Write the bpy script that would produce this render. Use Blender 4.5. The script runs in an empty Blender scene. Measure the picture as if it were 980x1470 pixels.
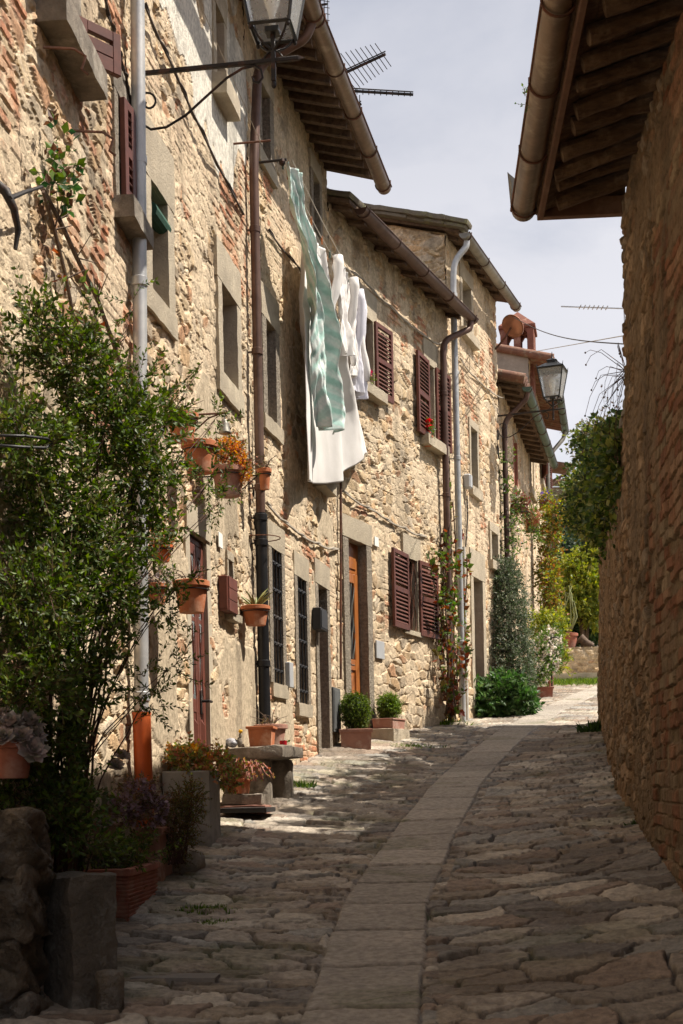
import bpy, math, random
import numpy as np
from mathutils import Vector
SKYK = .060; EXPO = 0.86
random.seed(7); rng = np.random.default_rng(7)
S = bpy.context.scene; COL = S.collection
R = math.radians
# ------------------------------------------------------------------ camera
F, CX, HY, ROLL = 2000.0, 490.0, 1130.0, R(1.2)
CAM = np.array([0, 0, 1.6])
RGT = np.array([math.cos(ROLL), 0, -math.sin(ROLL)]); UPV = np.array([math.sin(ROLL), 0, math.cos(ROLL)])
def ray(px, py):
    return (px-CX)/F*RGT + (HY-py)/F*UPV + np.array([0, 1.0, 0])
def at(px, py, Y): return CAM + Y*ray(px, py)
cd = bpy.data.cameras.new('camera'); cam = bpy.data.objects.new('camera', cd); COL.objects.link(cam)
cam.location = CAM; cam.rotation_mode = 'QUATERNION'
from mathutils import Matrix
cam.rotation_quaternion = Matrix(((RGT[0], UPV[0], 0), (RGT[1], UPV[1], -1), (RGT[2], UPV[2], 0))).to_quaternion()
cd.sensor_fit = 'HORIZONTAL'; cd.sensor_width = 24; cd.lens = F/980*24; cd.shift_y = (HY-735)/980
cd.clip_start = .05; cd.clip_end = 2000
cd.dof.use_dof = True; cd.dof.focus_distance = 12.5; cd.dof.aperture_fstop = 10
S.camera = cam
# ------------------------------------------------------------------ noise
def hsh(i, j, s):
    h = (i.astype(np.int64)*374761393 + j.astype(np.int64)*668265263 + s*974634777) & 0xffffffff
    h = ((h ^ (h >> 13))*1274126177) & 0xffffffff
    h = ((h ^ (h >> 16))*2246822519) & 0xffffffff
    return ((h ^ (h >> 15)) & 0xffffff)/float(0x1000000)
def vn(x, y, s=0):
    i = np.floor(x); j = np.floor(y); fx = x-i; fy = y-j
    fx = fx*fx*(3-2*fx); fy = fy*fy*(3-2*fy)
    a = hsh(i, j, s); b = hsh(i+1, j, s); c = hsh(i, j+1, s); d = hsh(i+1, j+1, s)
    return (a*(1-fx)+b*fx)*(1-fy) + (c*(1-fx)+d*fx)*fy
def fbm(x, y, s=0, o=4):
    r = 0; a = .5; t = 0
    for k in range(o):
        r = r+a*vn(x*2**k, y*2**k, s+k*17); t += a; a *= .5
    return r/t
def sst(a, b, x):
    t = np.clip((x-a)/(b-a), 0, 1); return t*t*(3-2*t)
def worley(u, v, s, jit=.85, p=3.0):
    ci = np.floor(u); cj = np.floor(v)
    f1 = np.full(u.shape, 9.); f2 = f1.copy(); bi = ci.copy(); bj = cj.copy(); ox = u*0; oy = u*0
    for di in (-1, 0, 1):
        for dj in (-1, 0, 1):
            i = ci+di; j = cj+dj
            # brick-like stagger of alternate rows
            st = (np.mod(j, 2))*.5-.25
            x = i+.5+st+(hsh(i, j, s)-.5)*jit; y = j+.5+(hsh(i, j, s+5)-.5)*jit
            dx = np.abs(u-x); dy = np.abs(v-y)
            d = (dx**p+dy**p)**(1/p)
            m = d < f1
            f2 = np.where(m, f1, np.minimum(f2, d))
            bi = np.where(m, i, bi); bj = np.where(m, j, bj)
            ox = np.where(m, u-x, ox); oy = np.where(m, v-y, oy)
            f1 = np.where(m, d, f1)
    return f1, f2, bi, bj, ox, oy
# ------------------------------------------------------------------ materials
def newmat(name):
    m = bpy.data.materials.new(name); m.use_nodes = True
    nt = m.node_tree; nt.nodes.clear()
    o = nt.nodes.new('ShaderNodeOutputMaterial'); b = nt.nodes.new('ShaderNodeBsdfPrincipled')
    nt.links.new(b.outputs[0], o.inputs[0]); return m, nt, b
def N(nt, t, **k):
    n = nt.nodes.new(t)
    for a, v in k.items():
        if a in n.inputs: n.inputs[a].default_value = v
        else: setattr(n, a, v)
    return n
def mixc(nt, f, a, b, mode='MIX'):
    n = nt.nodes.new('ShaderNodeMix'); n.data_type = 'RGBA'; n.blend_type = mode
    for sock, v in ((n.inputs[0], f), (n.inputs[6], a), (n.inputs[7], b)):
        if hasattr(v, 'links') or hasattr(v, 'is_linked'): nt.links.new(v, sock)
        elif isinstance(v, (tuple, list)): sock.default_value = (*v, 1) if len(v) == 3 else v
        else: sock.default_value = v
    return n.outputs[2]
def ramp(nt, src, a, b):
    n = nt.nodes.new('ShaderNodeMapRange'); n.inputs[1].default_value = a; n.inputs[2].default_value = b
    nt.links.new(src, n.inputs[0]); return n.outputs[0]
MATS = {}
def mat(name, c1, c2=None, rough=.8, scale=6, bump=.3, bscale=40, bdist=.01, metal=0, c3=None, stretch=(1, 1, 1), spec=.3, trans=0, attr=None, sub=0, scale3=1.3):
    if name in MATS: return MATS[name]
    m, nt, b = newmat(name)
    tc = N(nt, 'ShaderNodeTexCoord'); mp = N(nt, 'ShaderNodeMapping'); mp.inputs['Scale'].default_value = stretch
    nt.links.new(tc.outputs['Object'], mp.inputs[0])
    n1 = N(nt, 'ShaderNodeTexNoise', Scale=scale, Detail=6.0, Roughness=.65); nt.links.new(mp.outputs[0], n1.inputs['Vector'])
    c2 = c2 or tuple(x*.65 for x in c1)
    src = c1
    if attr:
        an = N(nt, 'ShaderNodeAttribute', attribute_name=attr); src = an.outputs['Color']
        lo = mixc(nt, ramp(nt, n1.outputs[0], .35, .65), (.68, .67, .66), (1.22, 1.22, 1.2))
        col = mixc(nt, 1.0, src, lo, 'MULTIPLY')
    else:
        col = mixc(nt, ramp(nt, n1.outputs[0], .35, .65), c1, c2)
    if c3:
        n3 = N(nt, 'ShaderNodeTexNoise', Scale=scale3, Detail=5.0, Roughness=.7); nt.links.new(tc.outputs['Object'], n3.inputs['Vector'])
        col = mixc(nt, ramp(nt, n3.outputs[0], .52, .66), col, c3)
    nt.links.new(col, b.inputs['Base Color'])
    b.inputs['Roughness'].default_value = rough; b.inputs['Metallic'].default_value = metal
    b.inputs['Specular IOR Level'].default_value = spec
    if bump:
        n2 = N(nt, 'ShaderNodeTexNoise', Scale=bscale, Detail=5.0, Roughness=.7); nt.links.new(mp.outputs[0], n2.inputs['Vector'])
        bp = N(nt, 'ShaderNodeBump', Strength=bump, Distance=bdist); nt.links.new(n2.outputs[0], bp.inputs['Height'])
        nt.links.new(bp.outputs[0], b.inputs['Normal'])
    MATS[name] = m; return m
def leafmat(name, attr='lc', trans=.35, rough=.5):
    m, nt, b = newmat(name)
    an = N(nt, 'ShaderNodeAttribute', attribute_name=attr)
    nt.links.new(an.outputs['Color'], b.inputs['Base Color']); b.inputs['Roughness'].default_value = rough
    b.inputs['Specular IOR Level'].default_value = .35
    t = N(nt, 'ShaderNodeBsdfTranslucent'); mx = N(nt, 'ShaderNodeMixShader'); mx.inputs[0].default_value = trans
    hs = N(nt, 'ShaderNodeHueSaturation', Saturation=1.25, Value=1.3); nt.links.new(an.outputs['Color'], hs.inputs['Color'])
    nt.links.new(hs.outputs[0], t.inputs[0])
    nt.links.new(b.outputs[0], mx.inputs[1]); nt.links.new(t.outputs[0], mx.inputs[2])
    o = [n for n in nt.nodes if n.type == 'OUTPUT_MATERIAL'][0]; nt.links.new(mx.outputs[0], o.inputs[0])
    return m
M_WALL = mat('masonry', (1, 1, 1), attr='col', scale=22, bump=.9, bscale=55, bdist=.012, rough=.92, spec=.15)
M_PAVE = mat('paving', (1, 1, 1), attr='col', scale=24, bump=.9, bscale=38, bdist=.018, rough=.62, spec=.35)
M_LEAF = leafmat('leaf')
M_PETAL = leafmat('petal', trans=.3)
M_CLOTHC = mat('cloth_striped', (1, 1, 1), attr='col', scale=3, bump=.15, bscale=200, bdist=.002, rough=.9, spec=.1)
M_STONE = mat('dressed_stone', (.46, .39, .285), (.33, .28, .21), scale=6, bump=1, bscale=55, bdist=.012, c3=(.54, .465, .34), scale3=3)
M_PECK = mat('pecked_stone', (.40, .34, .26), (.22, .185, .145), scale=30, bump=1.0, bscale=34, bdist=.05)
M_OLDSTONE = mat('old_stone', (.25, .21, .165), (.13, .11, .085), scale=7, bump=.9, bscale=45, bdist=.015, c3=(.36, .32, .26), scale3=4)
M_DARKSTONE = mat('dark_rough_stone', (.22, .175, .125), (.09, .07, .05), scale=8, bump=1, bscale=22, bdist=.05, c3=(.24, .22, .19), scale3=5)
M_CONC = mat('concrete', (.36, .34, .30), (.24, .225, .2), scale=5, bump=.6, bscale=60, bdist=.006, c3=(.18, .17, .15), scale3=2.5)
M_SHUT = mat('shutter_paint', (.135, .045, .030), (.08, .028, .02), rough=.5, bump=.2, bscale=60, bdist=.002, c3=(.13, .05, .035))
M_REDMET = mat('red_brown_metal', (.17, .055, .036), (.11, .036, .025), rough=.5, bump=.2, bscale=40, bdist=.003)
M_OAK = mat('varnished_wood', (.42, .15, .04), (.27, .085, .022), rough=.35, scale=7, stretch=(6, 6, .7), bump=.2, bscale=20, bdist=.003, spec=.5)
M_BEAM = mat('old_beam', (.17, .11, .07), (.07, .045, .03), rough=.9, scale=6, stretch=(3, 3, 3), bump=.8, bscale=30, bdist=.01, c3=(.19, .125, .075), scale3=5)
M_BROWNPIPE = mat('brown_pipe', (.13, .075, .055), (.085, .048, .036), rough=.45, bump=.15, bscale=20, bdist=.004, metal=.3, c3=(.17, .11, .085))
M_ZINC = mat('zinc_pipe', (.52, .52, .51), (.38, .385, .39), rough=.45, bump=.15, bscale=14, bdist=.004, metal=.45, c3=(.60, .59, .56))
M_COPPER = mat('gutter_metal', (.23, .16, .11), (.135, .09, .06), rough=.42, bump=.25, bscale=12, bdist=.006, metal=.6, c3=(.33, .26, .19), scale3=3)
M_GUTZ = mat('old_zinc', (.27, .26, .22), (.17, .155, .13), rough=.45, bump=.2, bscale=14, bdist=.005, metal=.5, c3=(.36, .34, .3))
M_GREENGUT = mat('green_gutter', (.08, .13, .10), (.05, .08, .065), rough=.5, bump=.1)
M_CAST = mat('cast_iron', (.030, .030, .032), (.018, .018, .02), rough=.42, bump=.3, bscale=30, bdist=.004, metal=.4, c3=(.06, .05, .045))
M_IRON = mat('wrought_iron', (.035, .03, .028), (.02, .018, .017), rough=.55, bump=.3, metal=.4, c3=(.09, .045, .03), scale3=8)
M_RUST = mat('rusty_iron', (.16, .065, .035), (.07, .035, .025), rough=.8, bump=.5)
M_TERRA = mat('terracotta', (.50, .175, .075), (.38, .125, .055), rough=.8, bump=.3, bscale=50, bdist=.003, c3=(.55, .30, .19), scale=8, scale3=5)
M_TERRAD = mat('dull_terracotta', (.36, .135, .085), (.25, .09, .06), rough=.85, bump=.4, bscale=40, bdist=.004, c3=(.36, .2, .15), scale3=4)
M_PINKT = mat('pink_terracotta', (.42, .22, .16), (.32, .165, .125), rough=.85, bump=.4, c3=(.5, .36, .29), scale3=5)
M_ORANGE = mat('orange_plastic', (.62, .12, .025), (.5, .09, .02), rough=.4, bump=.05, spec=.4, c3=(.55, .14, .05))
M_SOIL = mat('soil', (.05, .035, .024), (.03, .022, .016), bump=.9, bscale=40, bdist=.02)
M_BARK = mat('bark', (.16, .11, .075), (.085, .055, .04), bump=.8, bscale=60, bdist=.004, scale=14)
M_TWIG = mat('twig', (.10, .05, .032), (.065, .035, .025), bump=0)
M_GREENTWIG = mat('green_twig', (.09, .10, .04), (.07, .06, .03), bump=0)
M_WHITE = mat('white_cloth', (.82, .79, .76), (.76, .73, .70), rough=.95, scale=3, bump=.3, bscale=25, bdist=.006, spec=.1)
M_GREYW = mat('lilac_white_cloth', (.74, .73, .78), (.66, .65, .72), rough=.95, scale=3, bump=.3, bscale=25, bdist=.006, spec=.1)
M_CABLE = mat('cable', (.075, .06, .05), (.05, .04, .035), rough=.7, bump=0)
M_PALECABLE = mat('pale_cable', (.42, .37, .30), (.33, .29, .24), rough=.7, bump=0)
M_PLATE = mat('grey_plate', (.42, .43, .44), (.36, .37, .38), rough=.5, bump=.1)
M_BOX = mat('dark_box', (.035, .035, .037), (.025, .025, .027), rough=.45, bump=.05)
M_PAPER = mat('white_paper', (.78, .77, .72), (.72, .71, .66), bump=.05)
M_TILE = mat('roof_tile', (.25, .125, .08), (.16, .08, .055), bump=.6, c3=(.27, .22, .15), scale3=6, scale=9)
M_FLAG = mat('roof_flagstone', (.20, .17, .125), (.11, .095, .07), bump=.9, bscale=30, bdist=.01, c3=(.24, .23, .12), scale3=6)
M_PLAST = mat('grey_plaster', (.36, .31, .25), (.29, .25, .2), bump=.5, c3=(.42, .36, .29))
M_PANE = mat('window_glass', (.03, .035, .04), (.02, .023, .027), rough=.08, bump=0, spec=.8)
M_LAMPMETAL = mat('lamp_metal', (.05, .05, .048), (.03, .03, .03), rough=.4, bump=.1, metal=.5)
M_MOSS = mat('moss', (.075, .085, .022), (.04, .05, .015), bump=1, bscale=90, bdist=.01, scale=20)
M_EARTH = mat('earth', (.22, .17, .11), (.14, .11, .07), bump=.8, c3=(.13, .13, .06))
M_RBEAM = mat('weathered_beam', (.17, .105, .062), (.08, .048, .03), rough=.9, scale=6, stretch=(1.5, 6, 6), bump=.9, bscale=30, bdist=.012, c3=(.25, .165, .10), scale3=5)
def glassmat():
    m, nt, b = newmat('frosted_lamp_glass')
    b.inputs['Base Color'].default_value = (.80, .82, .80, 1); b.inputs['Roughness'].default_value = .35
    b.inputs['Transmission Weight'].default_value = .75; b.inputs['IOR'].default_value = 1.05
    n = N(nt, 'ShaderNodeTexNoise', Scale=9.0, Detail=4.0); r_ = ramp(nt, n.outputs[0], .3, .8); nt.links.new(r_, b.inputs['Roughness'])
    return m
M_GLASS = glassmat()
# ------------------------------------------------------------------ mesh builder
for m_ in (M_WHITE, M_GREYW, M_CLOTHC):
    nt = m_.node_tree; b = [n for n in nt.nodes if n.type == 'BSDF_PRINCIPLED'][0]; o = [n for n in nt.nodes if n.type == 'OUTPUT_MATERIAL'][0]
    tr = N(nt, 'ShaderNodeBsdfTranslucent'); mx = N(nt, 'ShaderNodeMixShader'); mx.inputs[0].default_value = .12
    nt.links.new(b.inputs['Base Color'].links[0].from_socket, tr.inputs[0]); nt.links.new(b.outputs[0], mx.inputs[1]); nt.links.new(tr.outputs[0], mx.inputs[2]); nt.links.new(mx.outputs[0], o.inputs[0])
class MB:
    def __init__(s): s.v = []; s.f = []; s.n = 0
    def add(s, v, f):
        o = s.n; s.v.append(np.asarray(v, float).reshape(-1, 3)); s.n += len(s.v[-1])
        s.f += [tuple(i+o for i in q) for q in f]
    def hexa(s, c):  # 8 corners: bottom 0..3 ccw, top 4..7
        s.add(c, [(0, 3, 2, 1), (4, 5, 6, 7), (0, 1, 5, 4), (1, 2, 6, 5), (2, 3, 7, 6), (3, 0, 4, 7)])
    def box(s, o, ax, ay, az, x0, x1, y0, y1, z0, z1, bev=0):
        o = np.asarray(o, float); ax, ay, az = (np.asarray(a, float) for a in (ax, ay, az))
        P = lambda x, y, z: o+ax*x+ay*y+az*z
        if bev <= 0:
            s.hexa([P(x0, y0, z0), P(x1, y0, z0), P(x1, y1, z0), P(x0, y1, z0), P(x0, y0, z1), P(x1, y0, z1), P(x1, y1, z1), P(x0, y1, z1)]); return
        b = min(bev, (x1-x0)/3, (y1-y0)/3, (z1-z0)/3)
        vs = []; idx = {}
        for ix, X in enumerate((x0, x1)):
            for iy, Y in enumerate((y0, y1)):
                for iz, Z in enumerate((z0, z1)):
                    sx, sy, sz = (b if ix == 0 else -b), (b if iy == 0 else -b), (b if iz == 0 else -b)
                    idx[ix, iy, iz, 0] = len(vs); vs.append(P(X, Y+sy, Z+sz))
                    idx[ix, iy, iz, 1] = len(vs); vs.append(P(X+sx, Y, Z+sz))
                    idx[ix, iy, iz, 2] = len(vs); vs.append(P(X+sx, Y+sy, Z))
        I = idx; f = []
        for a in (0, 1):
            f.append([I[a, 0, 0, 0], I[a, 1, 0, 0], I[a, 1, 1, 0], I[a, 0, 1, 0]])
            f.append([I[0, a, 0, 1], I[1, a, 0, 1], I[1, a, 1, 1], I[0, a, 1, 1]])
            f.append([I[0, 0, a, 2], I[1, 0, a, 2], I[1, 1, a, 2], I[0, 1, a, 2]])
            for c in (0, 1):
                f.append([I[a, c, 0, 0], I[a, c, 1, 0], I[a, c, 1, 1], I[a, c, 0, 1]])
                f.append([I[a, 0, c, 0], I[a, 1, c, 0], I[a, 1, c, 2], I[a, 0, c, 2]])
                f.append([I[0, a, c, 1], I[1, a, c, 1], I[1, a, c, 2], I[0, a, c, 2]])
                for e in (0, 1): f.append([I[a, c, e, 0], I[a, c, e, 1], I[a, c, e, 2]])
        s.add(vs, f)
    def tube(s, pts, r, n=8, cap=True):
        pts = [np.asarray(p, float) for p in pts]; k = len(pts)
        rs = r if isinstance(r, (list, tuple, np.ndarray)) else [r]*k
        vs = []; prev = None
        for i, p in enumerate(pts):
            t = pts[min(i+1, k-1)]-pts[max(i-1, 0)]; t = t/(np.linalg.norm(t)+1e-9)
            if prev is None:
                a = np.array([0, 0, 1.]) if abs(t[2]) < .9 else np.array([1., 0, 0])
                x = np.cross(a, t)
            else: x = prev-t*np.dot(prev, t)
            x = x/(np.linalg.norm(x)+1e-9); prev = x; y = np.cross(t, x)
            for j in range(n):
                a = 2*math.pi*j/n; vs.append(p+rs[i]*(x*math.cos(a)+y*math.sin(a)))
        f = [(i*n+j, i*n+(j+1) % n, (i+1)*n+(j+1) % n, (i+1)*n+j) for i in range(k-1) for j in range(n)]
        if cap: f += [tuple(range(n-1, -1, -1)), tuple((k-1)*n+j for j in range(n))]
        s.add(vs, f)
    def lathe(s, o, prof, n=24, axis=None, sq=0):
        o = np.asarray(o, float); vs = []; k = len(prof)
        for (r, z) in prof:
            for j in range(n):
                a = 2*math.pi*j/n; vs.append(o+np.array([r*math.cos(a), r*math.sin(a), z]))
        f = [(i*n+j, i*n+(j+1) % n, (i+1)*n+(j+1) % n, (i+1)*n+j) for i in range(k-1) for j in range(n)]
        f += [tuple(range(n-1, -1, -1)), tuple((k-1)*n+j for j in range(n))]
        s.add(vs, f)
    def blob(s, o, rx, ry, rz, seed=0, amp=.15, n=14, fr=2.0, sq=1.0):
        o = np.asarray(o, float); m = 2*n; th, ph = np.meshgrid(np.pi*np.arange(n+1)/n, np.pi*np.arange(m)/n, indexing='ij'); th = th.ravel(); ph = ph.ravel()
        d = np.stack([np.sin(th)*np.cos(ph), np.sin(th)*np.sin(ph), np.cos(th)], 1)
        a = fbm(d[:, 0]*fr+seed*3.1+9, d[:, 1]*fr+d[:, 2]*fr*1.7+seed, seed, 4)-.5; a2 = vn(d[:, 2]*fr*2+seed, d[:, 0]*fr-d[:, 1]*fr*1.3+5, seed+3)-.5
        s.add(o+d*np.array([rx, ry, rz])*(1+amp*(2*a+a2))[:, None], [(i*m+j, (i+1)*m+j, (i+1)*m+(j+1) % m, i*m+(j+1) % m) for i in range(n) for j in range(m)])
    def rock(s, o, ax, ay, az, hx, hy, hz, seed=0, amp=.012, n=8, rnd=.35, fr=7):
        # subdivided box, rounded and roughened; corners o +- h
        o = np.asarray(o, float); ax, ay, az = (np.asarray(a, float) for a in (ax, ay, az))
        h = np.array([hx, hy, hz]); f = []; key = {}
        nn = [max(2, min(30, int(round(2*q/(2*max(h)/n))))) for q in h]
        def vid(i, j, k):
            if (i, j, k) not in key: key[i, j, k] = len(key)
            return key[i, j, k]
        a, b, c = nn
        for i in range(a):
            for j in range(b):
                f.append((vid(i, j, 0), vid(i, j+1, 0), vid(i+1, j+1, 0), vid(i+1, j, 0))); f.append((vid(i, j, c), vid(i+1, j, c), vid(i+1, j+1, c), vid(i, j+1, c)))
        for i in range(a):
            for k in range(c):
                f.append((vid(i, 0, k), vid(i+1, 0, k), vid(i+1, 0, k+1), vid(i, 0, k+1))); f.append((vid(i, b, k), vid(i, b, k+1), vid(i+1, b, k+1), vid(i+1, b, k)))
        for j in range(b):
            for k in range(c):
                f.append((vid(0, j, k), vid(0, j, k+1), vid(0, j+1, k+1), vid(0, j+1, k))); f.append((vid(a, j, k), vid(a, j+1, k), vid(a, j+1, k+1), vid(a, j, k+1)))
        q = np.array(list(key.keys()), float)/np.array(nn)*2-1; p = q*h; rr = min(h)*rnd
        inner = np.clip(p, -(h-rr), h-rr); dl = p-inner; L = np.linalg.norm(dl, axis=1)[:, None]; p = np.where(L > rr, inner+dl/(L+1e-9)*rr, p)
        A = np.stack([fbm(p[:, 0]*fr+seed*7.3+c_*31.7+p[:, 2]*fr*.7, p[:, 1]*fr+p[:, 2]*fr+seed*1.7+50, seed*3+c_, 4)-.5 for c_ in range(3)], 1)
        p = p+A*2*amp; s.add(o+ax*p[:, :1]+ay*p[:, 1:2]+az*p[:, 2:3], f)
def mesh_np(name, V, Fq, col=None, smooth=False, cname='col'):
    me = bpy.data.meshes.new(name); V = np.asarray(V, np.float32)
    Fq = np.asarray(Fq, np.int32); k = Fq.shape[1]
    me.vertices.add(len(V)); me.vertices.foreach_set('co', V.ravel())
    me.loops.add(Fq.size); me.loops.foreach_set('vertex_index', Fq.ravel())
    me.polygons.add(len(Fq)); me.polygons.foreach_set('loop_start', np.arange(0, Fq.size, k, dtype=np.int32))
    me.polygons.foreach_set('use_smooth', np.full(len(Fq), smooth))
    if col is not None:
        a = me.attributes.new(cname, 'FLOAT_COLOR', 'POINT')
        c = np.ones((len(V), 4), np.float32); c[:, :3] = col; a.data.foreach_set('color', c.ravel())
    me.update(calc_edges=True); me.validate(); return me
BASE = {}
def tag(o, label, cat, group=None, kind=None):
    if kind: o['kind'] = kind
    if label: o['label'] = label
    if cat: o['category'] = cat
    if group: o['group'] = group
    return o
def thing(name, label, cat, base, group=None):
    o = bpy.data.objects.new(name, None); COL.objects.link(o); o.location = [float(x) for x in base]; o.empty_display_size = .1
    BASE[o.name] = np.asarray(base, float); return tag(o, label, cat, group)
def _mesh(mb, base, smooth=None, col=None, cname='col'):
    if isinstance(mb, tuple): V, Fq, c = (mb+(None,))[:3]; V = np.asarray(V)-base; return mesh_np('m', V, Fq, c, smooth if smooth is not None else False, cname)
    V = np.concatenate(mb.v)-base
    me = bpy.data.meshes.new('m'); me.from_pydata([tuple(x) for x in V], [], mb.f)
    if smooth: me.polygons.foreach_set('use_smooth', np.ones(len(me.polygons), bool))
    me.update(); return me
def part(name, mb, m, parent, label=None, smooth=None, cname='col', auto=None):
    b = BASE[parent.name]; me = _mesh(mb, b, smooth, cname=cname); me.name = name
    o = bpy.data.objects.new(name, me); COL.objects.link(o); o.parent = parent; me.materials.append(m); BASE[o.name] = b
    if auto: _auto(me, auto)
    if label: o['label'] = label
    return o
def _auto(me, ang):
    import bmesh
    bm = bmesh.new(); bm.from_mesh(me); bmesh.ops.recalc_face_normals(bm, faces=bm.faces)
    for f in bm.faces: f.smooth = True
    for e in bm.edges:
        if len(e.link_faces) == 2 and e.calc_face_angle(0) > R(ang): e.smooth = False
    bm.to_mesh(me); bm.free()
def solo(name, mb, m, label, cat, base, group=None, smooth=None, kind=None, cname='col', auto=None):
    b = np.asarray(base, float); me = _mesh(mb, b, smooth, cname=cname); me.name = name
    o = bpy.data.objects.new(name, me); COL.objects.link(o); o.location = [float(x) for x in b]; me.materials.append(m); BASE[o.name] = b
    if auto: _auto(me, auto)
    return tag(o, label, cat, group, kind)
# ------------------------------------------------------------------ terrain
CLY = np.array([-6, 0, 5.4, 7.6, 10, 12.5, 14.5, 17.8, 22, 27, 34.]); CLX = np.array([-.5, -.3, .05, .23, .59, 1.02, 1.42, 2.2, 3.35, 5.0, 7.6])
def CL(y): return np.interp(y, CLY, CLX)
def gz(x, y):
    y = np.asarray(y, float)
    return np.where(y < 31, .125*y, .125*31+.02*(y-31))
# ------------------------------------------------------------------ wall frame
class W:
    def __init__(s, P0, P1, side=1):
        s.P0 = np.array(P0, float); s.P1 = np.array(P1, float); s.L = np.linalg.norm(s.P1-s.P0); s.d = (s.P1-s.P0)/s.L
        s.n = np.array([s.d[1], -s.d[0]])*side; s.side = side; s.ops = []; s.zones = []
        s.D = np.array([*s.d, 0]); s.Nn = np.array([*s.n, 0]); s.Z = np.array([0, 0, 1.]); s.O = np.array([*s.P0, 0])
    def p(s, u, o, z): return s.O+s.D*u+s.Nn*o+s.Z*z
    def hit(s, px, py, off=0):
        r = ray(px, py); q = s.P0+s.n*off
        k = np.dot(s.n, q-CAM[:2])/np.dot(s.n, r[:2]); P = CAM+k*r
        return float(np.dot(P[:2]-s.P0, s.d)), float(P[2])
    def pt(s, px, py, off=0): u, z = s.hit(px, py, off); return s.p(u, off, z)
    def op(s, tl, br):
        u0, z1 = s.hit(*tl); u1, z0 = s.hit(*br); o = (u0, u1, z0, z1); s.ops.append(o); return o
    def g(s, u): q = s.P0+s.d*u; return float(gz(q[0], q[1]))
    def zone(s, kind, px, py, rx, ry, st=1.0):
        u, z = s.hit(px, py); u1, _ = s.hit(px+rx, py); u2, _ = s.hit(px-rx, py); _, z1 = s.hit(px, py-ry); _, z2 = s.hit(px, py+ry)
        s.zones.append((kind, (u1+u2)/2, (z1+z2)/2, abs(u1-u2)/2, abs(z1-z2)/2, st))
    def box(s, mb, u0, u1, o0, o1, z0, z1, bev=0): mb.box(s.O, s.D, s.Nn, s.Z, u0, u1, o0, o1, z0, z1, bev)
    def rock(s, mb, u0, u1, o0, o1, z0, z1, seed=0, amp=.006, rnd=.2, n=8, fr=9):
        mb.rock(s.p((u0+u1)/2, (o0+o1)/2, (z0+z1)/2), s.D, s.Nn, s.Z, (u1-u0)/2, (o1-o0)/2, (z1-z0)/2, seed, amp, n, rnd, fr)
PAL_T = np.array([[.52, .395, .25], [.57, .44, .29], [.45, .34, .215], [.60, .485, .34], [.42, .31, .20], [.52, .355, .205], [.50, .415, .31], [.38, .305, .22], [.55, .395, .24], [.46, .27, .16]])
PAL_B = np.array([[.46, .20, .11], [.52, .28, .17], [.42, .20, .12], [.54, .34, .22], [.50, .38, .25]])
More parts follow.
